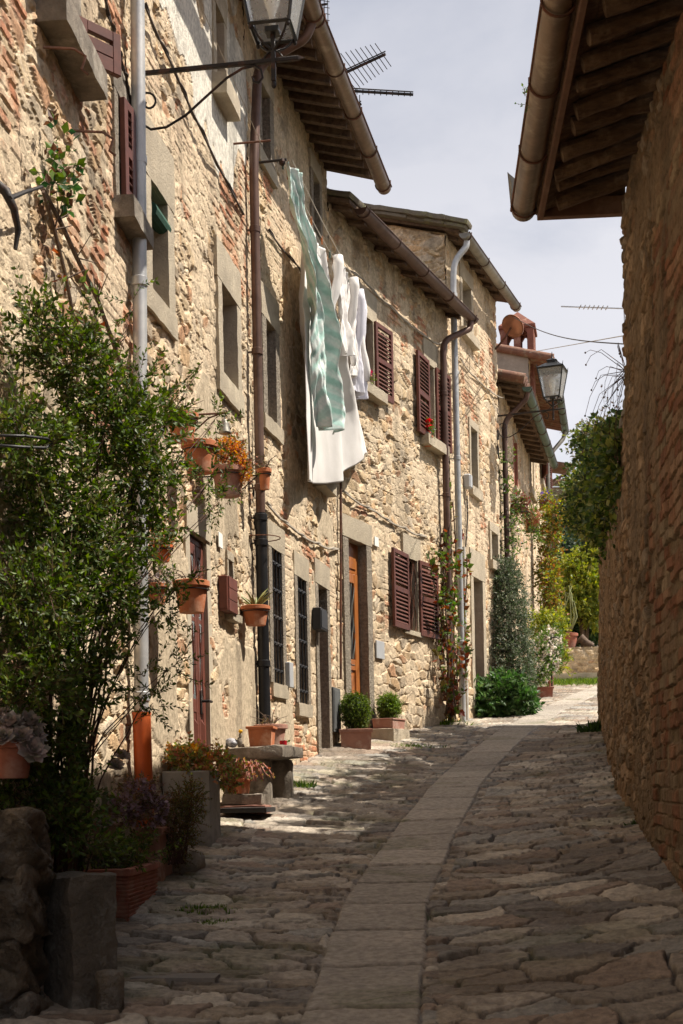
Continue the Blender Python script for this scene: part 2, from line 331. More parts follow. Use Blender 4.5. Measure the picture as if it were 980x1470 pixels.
def stonefield(u, z, seed, zones=(), sc=1.0, pal=PAL_T, brick=.735, smear=.5, mortar=(.60, .485, .345), bcol=1.0, brow=.062, deep=1.0, gain=1.0):
    wu = u+.05*(fbm(u*4, z*4, seed+1)-.5)*2; wz = z+.035*(fbm(u*3+7, z*6, seed+2)-.5)*2
    a = worley(wu/(.27*sc), wz/(.125*sc), seed+3); b = worley(wu/(.16*sc), wz/(.075*sc), seed+9)
    big = fbm(u*.9, z*.9, seed+20, 2) > .46
    f1, f2, bi, bj, ox, oy = [np.where(big, x, y) for x, y in zip(a, b)]
    e = f2-f1; r1 = hsh(bi, bj, seed+31); r2 = hsh(bi, bj, seed+32); r3 = hsh(bi, bj, seed+33)
    stone = sst(.04, .24, e+.16*(fbm(u*13, z*17, seed+44, 3)-.5))
    fine = fbm(u*28, z*28, seed+40, 3)-.5; med = fbm(u*9, z*9, seed+41, 3)-.5
    k = np.where(big, 1.0, .7)
    h = stone*(.006+.014*r1)*k + stone*((r2-.5)*ox*.025+(r3-.5)*oy*.03) + .014*med+.009*fine
    h = h-(1-sst(.0, .12, e))*.014*sst(.35, .75, r3+.5*(fbm(u*7, z*7, seed+45, 2)-.5))
    # knocked-back holes
    hole = (r2 > .93)*stone; h = h-hole*.030
    ip = (r3*len(pal)*.999).astype(int); c = pal[ip]*(.80+.4*r1)[:, None]
    # darker lichen veins on single stones
    mo = np.array(mortar)[None, :]*(.84+.3*fbm(u*5, z*5, seed+50, 3))[:, None]
    c = mo+(c-mo)*stone[:, None]
    # brick zone
    bm = fbm(u*.75+3, z*.6, seed+60, 3)
    zb = np.full(u.shape, -1.); zp = np.full(u.shape, -1.)
    for (kd, cu, cz, ru, rz, st) in zones:
        q = 1-np.sqrt(((u-cu)/ru)**2+((z-cz)/rz)**2)
        q = q*st*.9+(fbm(u*2.2, z*2.2, seed+61, 3)-.5)*1.9-.12
        if kd == 'brick': zb = np.maximum(zb, q)
        if kd == 'plaster': zp = np.maximum(zp, q)
        if kd == 'plasterwhite': zp = np.maximum(zp, q*1.5)
    bw = np.maximum(sst(brick, brick+.03, bm), sst(.0, .05, zb))
    bh = brow; row = np.floor(wz/bh); off = hsh(row, row*0, seed+70)*.3; cl = np.floor((wu+off)/.235)
    ez = np.minimum(wz/bh-row, row+1-wz/bh)*bh; eu = np.minimum((wu+off)/.235-cl, cl+1-(wu+off)/.235)*.235
    be = np.minimum(ez, eu); q1 = hsh(cl, row, seed+71); q2 = hsh(cl, row, seed+72)
    bs = sst(.002, .010, be+.012*(fbm(u*20, z*20, seed+46, 2)-.5))*(q2 > .10)
    hb = bs*(.010+.014*q1)-.006+.006*fine+.006*med; hb = hb-(q2 > .93)*bs*.02
    cb = PAL_B[(q2*4.99).astype(int)]*(.8+.4*q1)[:, None]*np.array(bcol); cb = mo+(cb-mo)*bs[:, None]
    h = h*(1-bw)+hb*bw; c = c*(1-bw[:, None])+cb*bw[:, None]
    # mortar smear over the stones
    sm = sst(.56-.12*smear, .66-.12*smear, fbm(u*2.6+11, z*2.1, seed+80, 5))*.8*smear*2
    sm = np.clip(sm, 0, .85); h = h*(1-sm*.7)+(.012+.008*med+.005*fine)*sm*.7; c = c*(1-sm[:, None])+mo*1.03*sm[:, None]
    pw = sst(.0, .06, zp)
    pwh = sst(.0, .06, np.max([np.full(u.shape, -1.)]+[(1-np.sqrt(((u-cu)/ru)**2+((z-cz)/rz)**2))*st*1.5 for (kd, cu, cz, ru, rz, st) in zones if kd == 'plasterwhite'], 0)+.3)
    pc_ = np.array([.56, .46, .33])[None]*(1-pwh[:, None])+np.array([.74, .70, .61])[None]*pwh[:, None]
    c = c*(1-pw[:, None])+pc_*(.9+.2*med)[:, None]*pw[:, None]; h = h*(1-pw)+(.018+.006*med+.002*fine)*pw
    # weather streaks (run down from ledges) as real stains
    stn = sst(.60, .72, fbm(u*3.3, z*.55, seed+90, 4)); c = c*(1-.28*stn)[:, None]
    return h*deep, np.clip(c*gain, 0.01, .85)
def grid_axis(a, b, st, extra):
    n = max(2, int(round((b-a)/st))+1); g = list(np.linspace(a, b, n))
    for e in extra:
        if a < e < b:
            i = int(np.argmin(np.abs(np.array(g)-e)))
            if 0 < i < len(g)-1: g[i] = e
    return np.array(sorted(set(g)))
def masonry(w, u0, u1, z0, z1, du, dz, seed, o_fn=None, ztop=None, **kw):
    ue = [x for o in w.ops for x in o[:2]]; ze = [x for o in w.ops for x in o[2:]]
    gu = grid_axis(u0, u1, du, ue); gv = grid_axis(z0, z1, dz, ze)
    U, Zg = np.meshgrid(gu, gv); u = U.ravel(); z = Zg.ravel()
    h, c = stonefield(u+seed*.37, z, seed, [(k, a+seed*.37, b, r1, r2, s_) for (k, a, b, r1, r2, s_) in w.zones], **kw)
    damp = np.ones(u.shape)
    for (a, b, lo, hi) in w.ops:
        dd = np.maximum(np.maximum(a-u, u-b), np.maximum(lo-z, z-hi)); damp = np.minimum(damp, sst(-.001, .05, dd))
    h = h*damp
    h = h+(.05*(fbm(u*.5+seed, z*.45, seed+5, 3)-.5))*damp
    o = h+(o_fn(u, z) if o_fn is not None else 0)
    if ztop is not None:
        zt = ztop(u); z = np.where(z > zt, zt, z)
    P = w.O[None]+w.D[None]*u[:, None]+w.Nn[None]*o[:, None]; P[:, 2] = z
    nu, nv = len(gu), len(gv)
    idx = np.arange(nu*nv).reshape(nv, nu)
    q = np.stack([idx[:-1, :-1], idx[:-1, 1:], idx[1:, 1:], idx[1:, :-1]], -1).reshape(-1, 4)
    uc = ((gu[:-1]+gu[1:])/2)[None, :].repeat(nv-1, 0).ravel(); zc = ((gv[:-1]+gv[1:])/2)[:, None].repeat(nu-1, 1).ravel()
    keep = np.ones(len(q), bool)
    for (a, b, lo, hi) in w.ops: keep &= ~((uc > a) & (uc < b) & (zc > lo) & (zc < hi))
    q = q[keep]
    if w.side < 0: q = q[:, ::-1]
    return (P, q, c)
# ------------------------------------------------------------------ building bits
def jambs(w, o, depth=.24, side=.13, top=.2, sill=.14, proud=.028, seed=0, sillout=.05, sillext=.05, parent=None, name='window', mj=None, ms=None, bottom=True):
    """stone-lined opening: returns the part; lintel and sill are sub-parts"""
    u0, u1, z0, z1 = o
    mb = MB(); w.box(mb, u0-side*.8, u1+side*.8, -depth-.09, -depth-.055, z0-.02, z1+.02)
    pt = part(name, mb, M_BEAM, parent)
    for k, (a_, b_) in enumerate(((u0-side, u0), (u1, u1+side))):
        mb = MB(); w.rock(mb, a_, b_, -depth, proud, z0, z1, seed+k, .005, .05, 12, 14); part('jamb', mb, mj or M_PECK, pt, auto=40)
    lb = MB(); w.rock(lb, u0-side*1.15, u1+side*1.15, -depth, proud+.004, z1, z1+top, seed+2, .006, .06, 10); part('lintel', lb, ms or M_STONE, pt, auto=40)
    if bottom:
        sb = MB(); w.rock(sb, u0-side*.9-sillext, u1+side*.9+sillext, -depth, proud+sillout, z0-sill, z0, seed+3, .007, .1, 10); part('sill', sb, ms or M_STONE, pt, auto=40)
    return pt
def casement(w, o, pt, depth=.2, m=M_SHUT, mid=True):
    u0, u1, z0, z1 = o; mb = MB(); t = .05
    w.box(mb, u0, u0+t, -depth, -depth+.05, z0, z1); w.box(mb, u1-t, u1, -depth, -depth+.05, z0, z1)
    w.box(mb, u0+t, u1-t, -depth, -depth+.05, z1-t, z1); w.box(mb, u0+t, u1-t, -depth, -depth+.05, z0, z0+t)
    if mid: um = (u0+u1)/2; w.box(mb, um-.03, um+.03, -depth, -depth+.05, z0+t, z1-t); zm = z0+(z1-z0)*.6; w.box(mb, u0+t, um-.03, -depth, -depth+.045, zm-.015, zm+.015); w.box(mb, um+.03, u1-t, -depth, -depth+.045, zm-.015, zm+.015)
    part('frame', mb, m, pt)
    g = MB(); w.box(g, u0, u1, -depth-.01, -depth+.012, z0, z1); part('pane', g, M_PANE, pt)
def shutter(w, uh, z0, z1, wd, ang, off, pt, sgn, m=M_SHUT):
    """louvred leaf hinged at (uh, off); ang = angle from the wall plane outward; sgn = direction along the wall"""
    ax = w.D*sgn*math.cos(ang)+w.Nn*math.sin(ang); ay = np.cross(w.Z, ax); O = w.p(uh, off, 0)
    mb = MB(); t = .018; fr = .055
    B = lambda *a: mb.box(O, ax, ay, w.Z, *a)
    B(0, fr, -t, t, z0, z1, .003); B(wd-fr, wd, -t, t, z0, z1, .003)
    zm = (z0+z1)/2
    for a, b in ((z0, z0+fr*1.4), (zm-fr*.6, zm+fr*.6), (z1-fr, z1)): B(fr, wd-fr, -t*.95, t*.95, a, b, .003)
    zz = z0+fr*1.6
    while zz < z1-fr*1.3:
        if abs(zz-zm) > fr*.9:
            c = O+w.Z*zz; sl = w.Z*.024-w.Nn*.016; th = w.Nn*.003+w.Z*.0035
            a_ = ax*fr; b_ = ax*(wd-fr)
            mb.hexa([c+a_-sl-th, c+b_-sl-th, c+b_-sl+th, c+a_-sl+th, c+a_+sl-th, c+b_+sl-th, c+b_+sl+th, c+a_+sl+th])
        zz += .05
    s_ = part('shutter', mb, m, pt)
    hb = MB()
    for q in (z0+(z1-z0)*.15, z0+(z1-z0)*.85):
        hb.tube([O+w.Z*(q-.04), O+w.Z*(q+.04)], .011, 6); hb.box(O, ax, ay, w.Z, 0, .16, -t-.004, -t-.001, q-.012, q+.012); hb.box(O, ax, ay, w.Z, 0, .16, t+.001, t+.004, q-.012, q+.012)
    return s_
def gutter(w, u0, u1, o, z, r, m, parent, seams=.9, name='gutter'):
    mb = MB(); n = 12; k = max(2, int((u1-u0)/.25)); vs = []; f = []
    for i in range(k+1):
        u = u0+(u1-u0)*i/k; sag = .006*math.sin(i*1.3)
        for rr in (r, r-.006):
            for j in range(n+1):
                a = math.pi+math.pi*j/n; vs.append(w.p(u, o+rr*math.cos(a), z+sag+rr*math.sin(a)))
    m_ = 2*(n+1)
    for i in range(k):
        for b in (0, n+1):
            for j in range(n): f.append((i*m_+b+j, i*m_+b+j+1, (i+1)*m_+b+j+1, (i+1)*m_+b+j))
        for j in (0, n): f.append((i*m_+j, (i+1)*m_+j, (i+1)*m_+n+1+j, i*m_+n+1+j))
    for i in (0, k): f.append(tuple(i*m_+j for j in range(n+1)))
    mb.add(vs, f)
    g = part(name, mb, m, parent, auto=50)
    rim = MB(); rim.tube([w.p(u0, o+r, z), w.p(u1, o+r, z)], .011, 6)
    nb = max(2, int((u1-u0)/seams))
    for i in range(nb+1):
        u = u0+.1+(u1-u0-.2)*i/nb
        pts = [w.p(u, o+(r+.006)*math.cos(math.pi+math.pi*j/12), z+(r+.006)*math.sin(math.pi+math.pi*j/12)) for j in range(13)]
        rim.tube(pts, .008, 5); rim.tube([pts[-1], pts[-1]+w.Z*.03], .007, 5)
    part('gutter_strap', rim, M_RUST if m is M_COPPER else M_BROWNPIPE, g); return g
def downpipe(w, pts, r, m, parent, collars=(), name='downpipe', smooth=True, n=14):
    mb = MB(); P = [np.asarray(p, float) for p in pts]; Q = []
    for i, p in enumerate(P):   # round the bends
        if 0 < i < len(P)-1:
            a = P[i-1]-p; b = P[i+1]-p; k = min(.14, np.linalg.norm(a)*.45, np.linalg.norm(b)*.45)
            a = a/np.linalg.norm(a)*k; b = b/np.linalg.norm(b)*k
            for t in np.linspace(0, 1, 6): Q.append((1-t)**2*(p+a)+2*t*(1-t)*p+t*t*(p+b))
        else: Q.append(p)
    mb.tube(Q, r, n)
    for c in collars:  # (point)
        c = np.asarray(c); mb.tube([c-w.Z*.03, c-w.Z*.025, c+w.Z*.025, c+w.Z*.03], [r+.001, r+.008, r+.008, r+.001], n)
        mb.box(c, w.D, w.Nn, w.Z, -.012, .012, -.16, -r, -.006, .006)
    return part(name, mb, m, parent, auto=40)
def tiled_roof(w, u0, u1, z, over, back, pitch, parent, m=M_TILE, thick=.07, tiles=True, rows=.2, soffit=M_BEAM, name='roof'):
    tp = math.tan(pitch); mb = MB()
    P = lambda u, o, zz: w.p(u, o, zz)
    zo = lambda o: z+(over-o)*tp
    mb.hexa([P(u0, -back, zo(-back)), P(u1, -back, zo(-back)), P(u1, over, zo(over)), P(u0, over, zo(over)), P(u0, -back, zo(-back)+thick), P(u1, -back, zo(-back)+thick), P(u1, over, zo(over)+thick), P(u0, over, zo(over)+thick)])
    rf = part(name, mb, soffit, parent)
    if tiles:
        tb = MB(); n = int((u1-u0)/rows)
        for i in range(n+1):
            u = u0+(u1-u0)*i/n
            L = 0; o = over+.05
            tb.tube([P(u+random.uniform(-.008, .008), over+.06, zo(over)+thick+.0), P(u, -back*.5, zo(-back*.5)+thick+.01), P(u, -back, zo(-back)+thick)], .085, 8)
        part('tiles', tb, m, rf, auto=50)
    return rf
def rafters(w, us, z, over, pitch, parent, wd=.07, ht=.09, jit=.0, m=M_BEAM, tilt=0):
    tp = math.tan(pitch)
    for u in us:
        mb = MB(); a = random.uniform(-1, 1)*jit; wq = wd*(1+random.uniform(-1, 1)*jit*4)
        e = over-random.uniform(.02, .07)
        pa = lambda o, du, dz: w.p(u+du+a*o+tilt*o, o, z+(over-o)*tp+dz)
        for (o0, o1) in ((-.1, e),):
            mb.hexa([pa(o0, -wq/2, -ht), pa(o0, wq/2, -ht), pa(o1, wq/2, -ht*.8), pa(o1, -wq/2, -ht*.8), pa(o0, -wq/2, 0), pa(o0, wq/2, 0), pa(o1, wq/2, 0), pa(o1, -wq/2, 0)])
        part('rafter', mb, m, parent)
def body(w, u0, u1, zb, zt, depth, parent, m=M_PLAST, pitch=0, over=0, o0=-.02):
    """plain sides and back so that the house is solid"""
    mb = MB(); t = .3; tp = math.tan(pitch)
    def pr(ua, ub, oa, ob):
        mb.hexa([w.p(ua, oa, zb), w.p(ub, oa, zb), w.p(ub, ob, zb), w.p(ua, ob, zb), w.p(ua, oa, zt+(over-oa)*tp-.004), w.p(ub, oa, zt+(over-oa)*tp-.004), w.p(ub, ob, zt+(over-ob)*tp-.004), w.p(ua, ob, zt+(over-ob)*tp-.004)])
    pr(u0, u0+t, -depth, o0-.08); pr(u1-t, u1, -depth, o0-.08); pr(u0+t, u1-t, -depth, -depth+t)
    return part('side_wall', mb, m, parent)
# ------------------------------------------------------------------ foliage
G_DARK = [(.035, .075, .018), (.05, .10, .022), (.025, .055, .015), (.07, .125, .03), (.045, .085, .03)]
G_MYRT = [(.05, .085, .014), (.085, .135, .02), (.032, .055, .011), (.14, .20, .035), (.06, .095, .016), (.10, .10, .03)]
G_YEL = [(.28, .30, .05), (.20, .24, .04), (.36, .36, .07), (.13, .18, .03)]
G_MID = [(.08, .14, .03), (.11, .18, .04), (.06, .11, .025), (.14, .2, .05)]
G_RED = [(.18, .05, .03), (.24, .075, .04), (.11, .045, .022), (.14, .11, .035), (.08, .12, .03), (.10, .14, .04)]
G_AUT = [(.26, .15, .04), (.16, .17, .04), (.30, .12, .04), (.10, .14, .035), (.34, .22, .05)]
G_DRY = [(.20, .12, .07), (.13, .08, .05), (.10, .10, .04), (.17, .14, .07)]
G_BOX = [(.10, .17, .025), (.15, .24, .035), (.07, .12, .02), (.20, .29, .05)]
G_GREY = [(.30, .25, .24), (.24, .22, .21), (.36, .29, .28), (.20, .19, .16)]
G_SUC = [(.30, .16, .07), (.20, .22, .07), (.36, .14, .09), (.14, .18, .05), (.42, .30, .10)]
def unit(v): return v/(np.linalg.norm(v, axis=-1, keepdims=True)+1e-9)
def leaves(P, Dv, L, wr, pal, jit=.25, seed=0, fold=.25, shape=4):
    r = np.random.default_rng(seed+11); n = len(P)
    Dv = unit(Dv); rnd = unit(r.normal(size=(n, 3))); s_ = unit(np.cross(Dv, rnd)); nn = np.cross(s_, Dv)
    Ls = (L*(1+jit*r.uniform(-1, 1, n)))[:, None]; wv = s_*Ls*wr*.5
    a = P; b = P+Dv*Ls*.42+wv+nn*Ls*fold*.12; c = P+Dv*Ls-nn*Ls*.12; d = P+Dv*Ls*.42-wv+nn*Ls*fold*.12
    V = np.stack([a, b, c, d], 1).reshape(-1, 3); Fq = np.arange(4*n).reshape(n, 4)
    pal = np.array(pal); cc = pal[r.integers(0, len(pal), n)]*r.uniform(.75, 1.3, n)[:, None]
    return V, Fq, np.repeat(cc, 4, 0)
def merge(parts):
    V = []; Fq = []; C = []; o = 0
    for v, f, c in parts: V.append(v); Fq.append(f+o); C.append(c); o += len(v)
    return np.concatenate(V), np.concatenate(Fq), np.concatenate(C)
def twigs(clumps, n, tl, L, wr, pal, per=10, seed=0, up=.3, out=.8, twr=.0022, shell=.55, stems=True, minz=None, bend=.5, droop=0):
    r = np.random.default_rng(seed)
    cl = [np.array(c[:3], float) for c in clumps]; rad = [np.array(c[3:6], float) for c in clumps]
    wt = np.array([np.prod(q)**(2/3) for q in rad]); wt /= wt.sum()
    ci = r.choice(len(cl), n, p=wt); C = np.array(cl)[ci]; Rd = np.array(rad)[ci]
    dv = unit(r.normal(size=(n, 3))); rr = r.uniform(0, 1, n)**shell
    P = C+dv*Rd*rr[:, None]
    D = unit(dv*out+np.array([0, 0, up])+r.normal(size=(n, 3))*.5)
    tlv = tl*r.uniform(.5, 1.3, n)
    k = per; LP = []; LD = []; tv = MB()
    bd = r.normal(size=(n, 3))*bend-np.array([0, 0, droop])
    for i in range(k):
        t = (i+.7)/k; p = P+D*(tlv*t)[:, None]+bd*(tlv*t*t*.5)[:, None]; tg = unit(D+bd*t)
        sd = unit(np.cross(tg, r.normal(size=(n, 3))))
        for sg in (1, -1):
            LP.append(p); LD.append(tg*.75+sd*sg*.8)
    LP = np.concatenate(LP); LD = np.concatenate(LD)
    if minz is not None: m = LP[:, 2] > minz; LP = LP[m]; LD = LD[m]
    lv = leaves(LP, LD, L, wr, pal, seed=seed)
    if stems:
        ts = [0, .5, 1.0]; pts = [P+D*(tlv*t)[:, None]+bd*(tlv*t*t*.5)[:, None] for t in ts]
        tg = unit(D); x = unit(np.cross(tg, [0.3, .2, .9])); y = np.cross(tg, x); V = []
        for q, p in enumerate(pts):
            rr_ = twr*(1-.6*ts[q])
            for a in range(3): V.append(p+rr_*(x*math.cos(a*2.094)+y*math.sin(a*2.094)))
        V = np.stack(V, 1).reshape(-1, 3); b = np.arange(n)[:, None]*9
        Fq = np.concatenate([b+np.array([[q*3+a, q*3+(a+1) % 3, q*3+3+(a+1) % 3, q*3+3+a]]) for q in (0, 1) for a in range(3)])
        return lv, (V, Fq, np.zeros((len(V), 3))+.05)
    return lv, None
def stems(root, tips, r0, seed=0, sag=.1, k=7, n=6, arch=1.0):
    mb = MB(); r = random.Random(seed)
    for t in tips:
        t = np.asarray(t, float); rt = np.asarray(root, float)+np.array([r.uniform(-.05, .05), r.uniform(-.05, .05), 0]); m = []
        off = np.array([r.uniform(-1, 1), r.uniform(-1, 1), r.uniform(-.3, .6)])*sag
        for i in range(k+1):
            a = i/k; p = rt+(t-rt)*np.array([a**arch, a**arch, a])+off*math.sin(a*math.pi)+np.array([r.uniform(-1, 1), r.uniform(-1, 1), 0])*.012*(0 < i < k); m.append(p)
        mb.tube(m, [r0*(1-.8*i/k) for i in range(k+1)], n)
    return mb
def pot_mesh(c, r, h, rim=.02, taper=.72):
    mb = MB(); mb.lathe(c, [(r*taper*.6, 0), (r*taper, .002), (r*.93, h*.80), (r*.93, h*.801), (r+.004, h*.805), (r+.008, h*.82), (r+.008, h*.98), (r, h), (r-.018, h), (r-.022, h*.97), (r-.025, h*.86), (0.001, h*.86)], 28); return mb
def soil_disc(c, r, h):
    mb = MB(); mb.lathe(c, [(r-.026, h*.80), (r-.027, h*.9), (r*.4, h*.93), (.001, h*.94)], 16); return mb
exec_later = []

# ================================================================== ground
def street():
    ys = [1.0]
    while ys[-1] < 31.2: y = ys[-1]; ys.append(y+(.03 if y < 5 else .012*(max(y, 5.2)/5.4)**1.35))
    ys = np.array(ys); nx = 350
    XL = np.interp(ys, [1, 3, 8.76, 12.37, 15.8, 19.7, 22.5, 28.5, 32], [-2.1, -1.95, -1.5, -.95, -.3, 1.3, 2.3, 3.7, 4.5])
    XR = np.interp(ys, [1, 9.9, 18.9, 19.2, 32], [1.9, 2.4, 3.9, 5.5, 9.5])
    t = np.linspace(0, 1, nx)
    X = XL[:, None]*(1-t)[None]+XR[:, None]*t[None]; Y = np.repeat(ys[:, None], nx, 1); x = X.ravel(); y = Y.ravel()
    w_ = x-CL(y)
    bend = .10*w_*w_*np.sign(-w_)*.3
    v = y+bend*1.0+.05*(fbm(x*1.3, y*1.3, 3, 2)-.5)*2; uu = w_+.035*(fbm(x*5, y*5, 4, 2)-.5)*2; v = v+.03*(fbm(x*4, y*6, 5, 2)-.5)*2
    rr = sst(.45, .6, fbm(x*.45+4, y*.45, 8, 2)+.10*(w_ > .5))
    a = worley(uu/.28, v/.125, 101, .95, 4); b = worley(uu/.38, v/.22, 102, .95, 4.5)
    big = fbm(x*.8+20, y*.6, 9, 2)+.08*(w_ > .3)-.04 > .55
    f1, f2, bi, bj, ox, oy = [np.where(big, q, p) for p, q in zip(a, b)]
    e = f2-f1; r1 = hsh(bi, bj, 111); r2 = hsh(bi, bj, 112); r3 = hsh(bi, bj, 113)
    st = sst(.025, .065, e+.05*(fbm(x*22, y*22, 119, 3)-.5))
    fine = fbm(x*34, y*34, 120, 3)-.5; med = fbm(x*9, y*14, 121, 3)-.5
    h = st*(.012+.006*r1)+st*((r2-.5)*ox*.025+(r3-.5)*oy*.035)+.009*med*(.4+st)+.009*fine-(1-sst(0, .05, e))*.016
    # riven steps inside a stone
    h = h+st*.0035*np.round(3.5*fbm(x*5+bi, y*11, 130, 3))
    pal = np.array([[.25, .21, .17], [.31, .265, .215], [.17, .15, .13], [.27, .22, .165], [.38, .335, .275], [.22, .165, .125], [.24, .225, .20]])
    c = pal[(r2*6.99).astype(int)]*(.8+.4*r3)[:, None]
    dirt = np.array([.08, .058, .04])[None]*(.8+.5*fbm(x*7, y*7, 125, 3))[:, None]
    c = dirt+(c-dirt)*st[:, None]
    du_ = sst(.52, .66, fbm(x*1.7, y*2.3, 126, 4))*.55; c = c*(1-du_[:, None])+dirt*1.25*du_[:, None]; h = h*(1-.4*du_)
    # central strip of long flags
    hw = .245+.012*(fbm(y*3, y*0+2, 140, 2)-.5); m = np.abs(w_) < hw
    jl = y/.62+.25*(fbm(y*.9, y*0, 141, 2)-.5)*2; jr = np.floor(jl+.02*np.sign(w_)); fj = jl-np.floor(jl)
    ej = np.minimum(fj, 1-fj)*.62; ee = np.minimum(ej, hw-np.abs(w_)); s1 = hsh(np.floor(jl), jl*0, 142); s2 = hsh(np.floor(jl), jl*0, 143)
    ss = sst(.006, .020, ee+.012*(fbm(x*14, y*14, 144, 3)-.5)); hs_ = ss*(.024+.008*s1)+.006*med+.003*fine-.004+(s2-.5)*.02*w_
    cs = np.array([.30, .265, .225])[None]*(.80+.35*s1)[:, None]*(.88+.3*fbm(x*4, y*4, 145, 4))[:, None]; cs = dirt+(cs-dirt)*ss[:, None]
    k = sst(0, .02, hw-np.abs(w_))*m
    h = h*(1-k)+hs_*k; c = c*(1-k[:, None])+cs*k[:, None]
    c = np.clip(c*1.25, 0, .6)
    # shallow camber and rubble swelling at the feet of the walls
    wl = x-XL.repeat(nx); wr = XR.repeat(nx)-x
    z = gz(x, y)+h*1.15+.05*(np.abs(w_)-.25).clip(0)**1.5*(y < 19)+.05*(fbm(x*.9, y*.7, 150, 3)-.5)
    ms = sst(.60, .72, fbm(x*2.2, y*2.6, 160, 4)+.10*sst(.7, .3, wr)*(y < 19)+.08*sst(.8, .4, wl)+.16*np.exp(-((x+.75)/.22)**2-((y-7.6)/.7)**2)); ms = ms*(1-sst(.3, .9, st)*.6)
    c = c*(1-ms[:, None]*.7)+np.array([.11, .125, .035])[None]*ms[:, None]*.7
    ny = len(ys); idx = np.arange(nx*ny).reshape(ny, nx)
    q = np.stack([idx[:-1, :-1], idx[:-1, 1:], idx[1:, 1:], idx[1:, :-1]], -1).reshape(-1, 4)
    solo('road', (np.stack([x, y, z], 1), q, c), M_PAVE, 'narrow street of riven flagstones with a smooth central strip', 'street', (0, 0, 0), kind='structure', smooth=True)
street()
gb = MB(); ys_ = [-60, 0, 31, 40, 120, 900]; xs_ = [-700, -30, 0, 30, 700]
vs = [(x, y, float(gz(x, y))-.10 if y < 31 else float(gz(x, y))-.35) for y in ys_ for x in xs_]
gb.add(vs, [(j*5+i, j*5+i+1, (j+1)*5+i+1, (j+1)*5+i) for j in range(5) for i in range(4)])
solo('ground', gb, M_EARTH, 'earth under and beyond the paved street', 'ground', (0, 0, 0), kind='structure')
# ================================================================== left houses
WA = W((-2.2, -3.0), (-1.26, 8.76)); WB = W((-1.26, 8.76), (-.73, 12.37)); WC = W((-.73, 12.37), (-.03, 15.8))
WD = W((-.03, 15.8), (1.62, 19.7)); WE = W((1.62, 19.7), (2.64, 22.5)); WF = W((2.70, 22.9), (4.0, 28.5)); WG = W((4.0, 28.5), (5.1, 34.0))
MAS = dict(sc=1.0)
# ---- house one (A + B)
h1 = thing('stone_house', 'tall rubble house with brick patches, white plaster and a brown panelled door', 'house', (-1.6, 6.5, .7), 'old stone houses along the street')
a1 = WA.op((58, -60), (100, 88)); a2 = WA.op((163, 135), (184, 322))
for z_ in [('brick', 150, 420, 52, 260, .9), ('brick', 168, 150, 30, 150, .6), ('brick', 120, 180, 22, 60, .8)]: WA.zone(*z_)
b1 = WB.op((211, 258), (238, 446)); b2 = WB.op((314, 405), (338, 562)); b3 = WB.op((305, 5), (319, 138)); bd = WB.op((270, 764), (303, 1196)); b4 = WB.op((323, 803), (331, 884))
for z_ in [('plasterwhite', 262, 0, 42, 150, 1.3), ('plasterwhite', 318, 60, 36, 190, 1.3), ('brick', 262, 200, 22, 90, .9), ('brick', 330, 320, 22, 90, 1.0), ('brick', 225, 150, 15, 80, .8), ('plaster', 236, 930, 34, 170, .9), ('plaster', 337, 1040, 40, 120, 1.0), ('plaster', 285, 640, 60, 90, .3)]: WB.zone(*z_)
KW = dict(smear=.95, deep=.85, sc=.85)
part('wall', masonry(WA, 5.5, WA.L, .3, 8.6, .02, .0125, 11, **KW), M_WALL, h1)
mb = MB(); WA.box(mb, 0, 5.5, -.3, -.0, -.6, 8.6); part('wall_stretch', mb, M_PLAST, h1)
part('wall', masonry(WB, 0, WB.L, .8, 8.6, .02, .0125, 12, **KW), M_WALL, h1)
body(WA, 0, WA.L, -.4, 8.5, 5, h1, pitch=R(17), over=.55); body(WB, 0, WB.L, .4, 8.5, 5, h1, pitch=R(17), over=.55)
p_ = jambs(WA, a1, seed=1, sill=.15, sillout=.14, sillext=.03, parent=h1, ms=M_OLDSTONE); casement(WA, a1, p_)
shutter(WA, a1[1]+.02, a1[2]+.02, a1[3], (a1[1]-a1[0])*.55, R(38), .04, p_, 1); shutter(WA, a1[0]-.02, a1[2]+.02, a1[3], (a1[1]-a1[0])*.5, R(165), .04, p_, 1)
for (x_, y_) in ((62, 68), (106, 188)):
    hk = MB(); b_ = WA.pt(x_, y_, .14); hk.tube([b_, b_+np.array([.14, .02, 0]), b_+np.array([.19, .03, -.03]), b_+np.array([.17, .03, -.09]), b_+np.array([.20, .04, -.11])], .007, 5); part('iron_hook', hk, M_RUST, p_)
p_ = jambs(WA, a2, seed=5, sill=.13, sillout=.11, sillext=.02, parent=h1, ms=M_OLDSTONE, side=.1); casement(WA, a2, p_)
shutter(WA, a2[0], a2[2]+.02, a2[3]-.02, (a2[1]-a2[0])*.55, R(7), .05, p_, 1); shutter(WA, a2[1], a2[2]+.02, a2[3]-.02, (a2[1]-a2[0])*.42, R(172), .05, p_, 1)
p_ = jambs(WB, b1, seed=9, side=.17, top=.40, sill=.16, parent=h1, mj=M_STONE, sillout=.01, sillext=.04); casement(WB, b1, p_)
sb = MB(); b_ = WB.pt(214, 300, -.02); sb.tube([b_, b_+WB.D*(b1[1]-b1[0]-.04)], .055, 10); part('roller_blind', sb, mat('green_cloth', (.03, .09, .06)), p_)
p_ = jambs(WB, b2, seed=13, side=.15, top=.32, sill=.18, parent=h1, mj=M_STONE, sillout=.01, sillext=.05); casement(WB, b2, p_)
p_ = jambs(WB, b3, seed=17, side=.10, top=.2, sill=.17, parent=h1, mj=M_STONE, sillout=.10, sillext=.02); casement(WB, b3, p_)
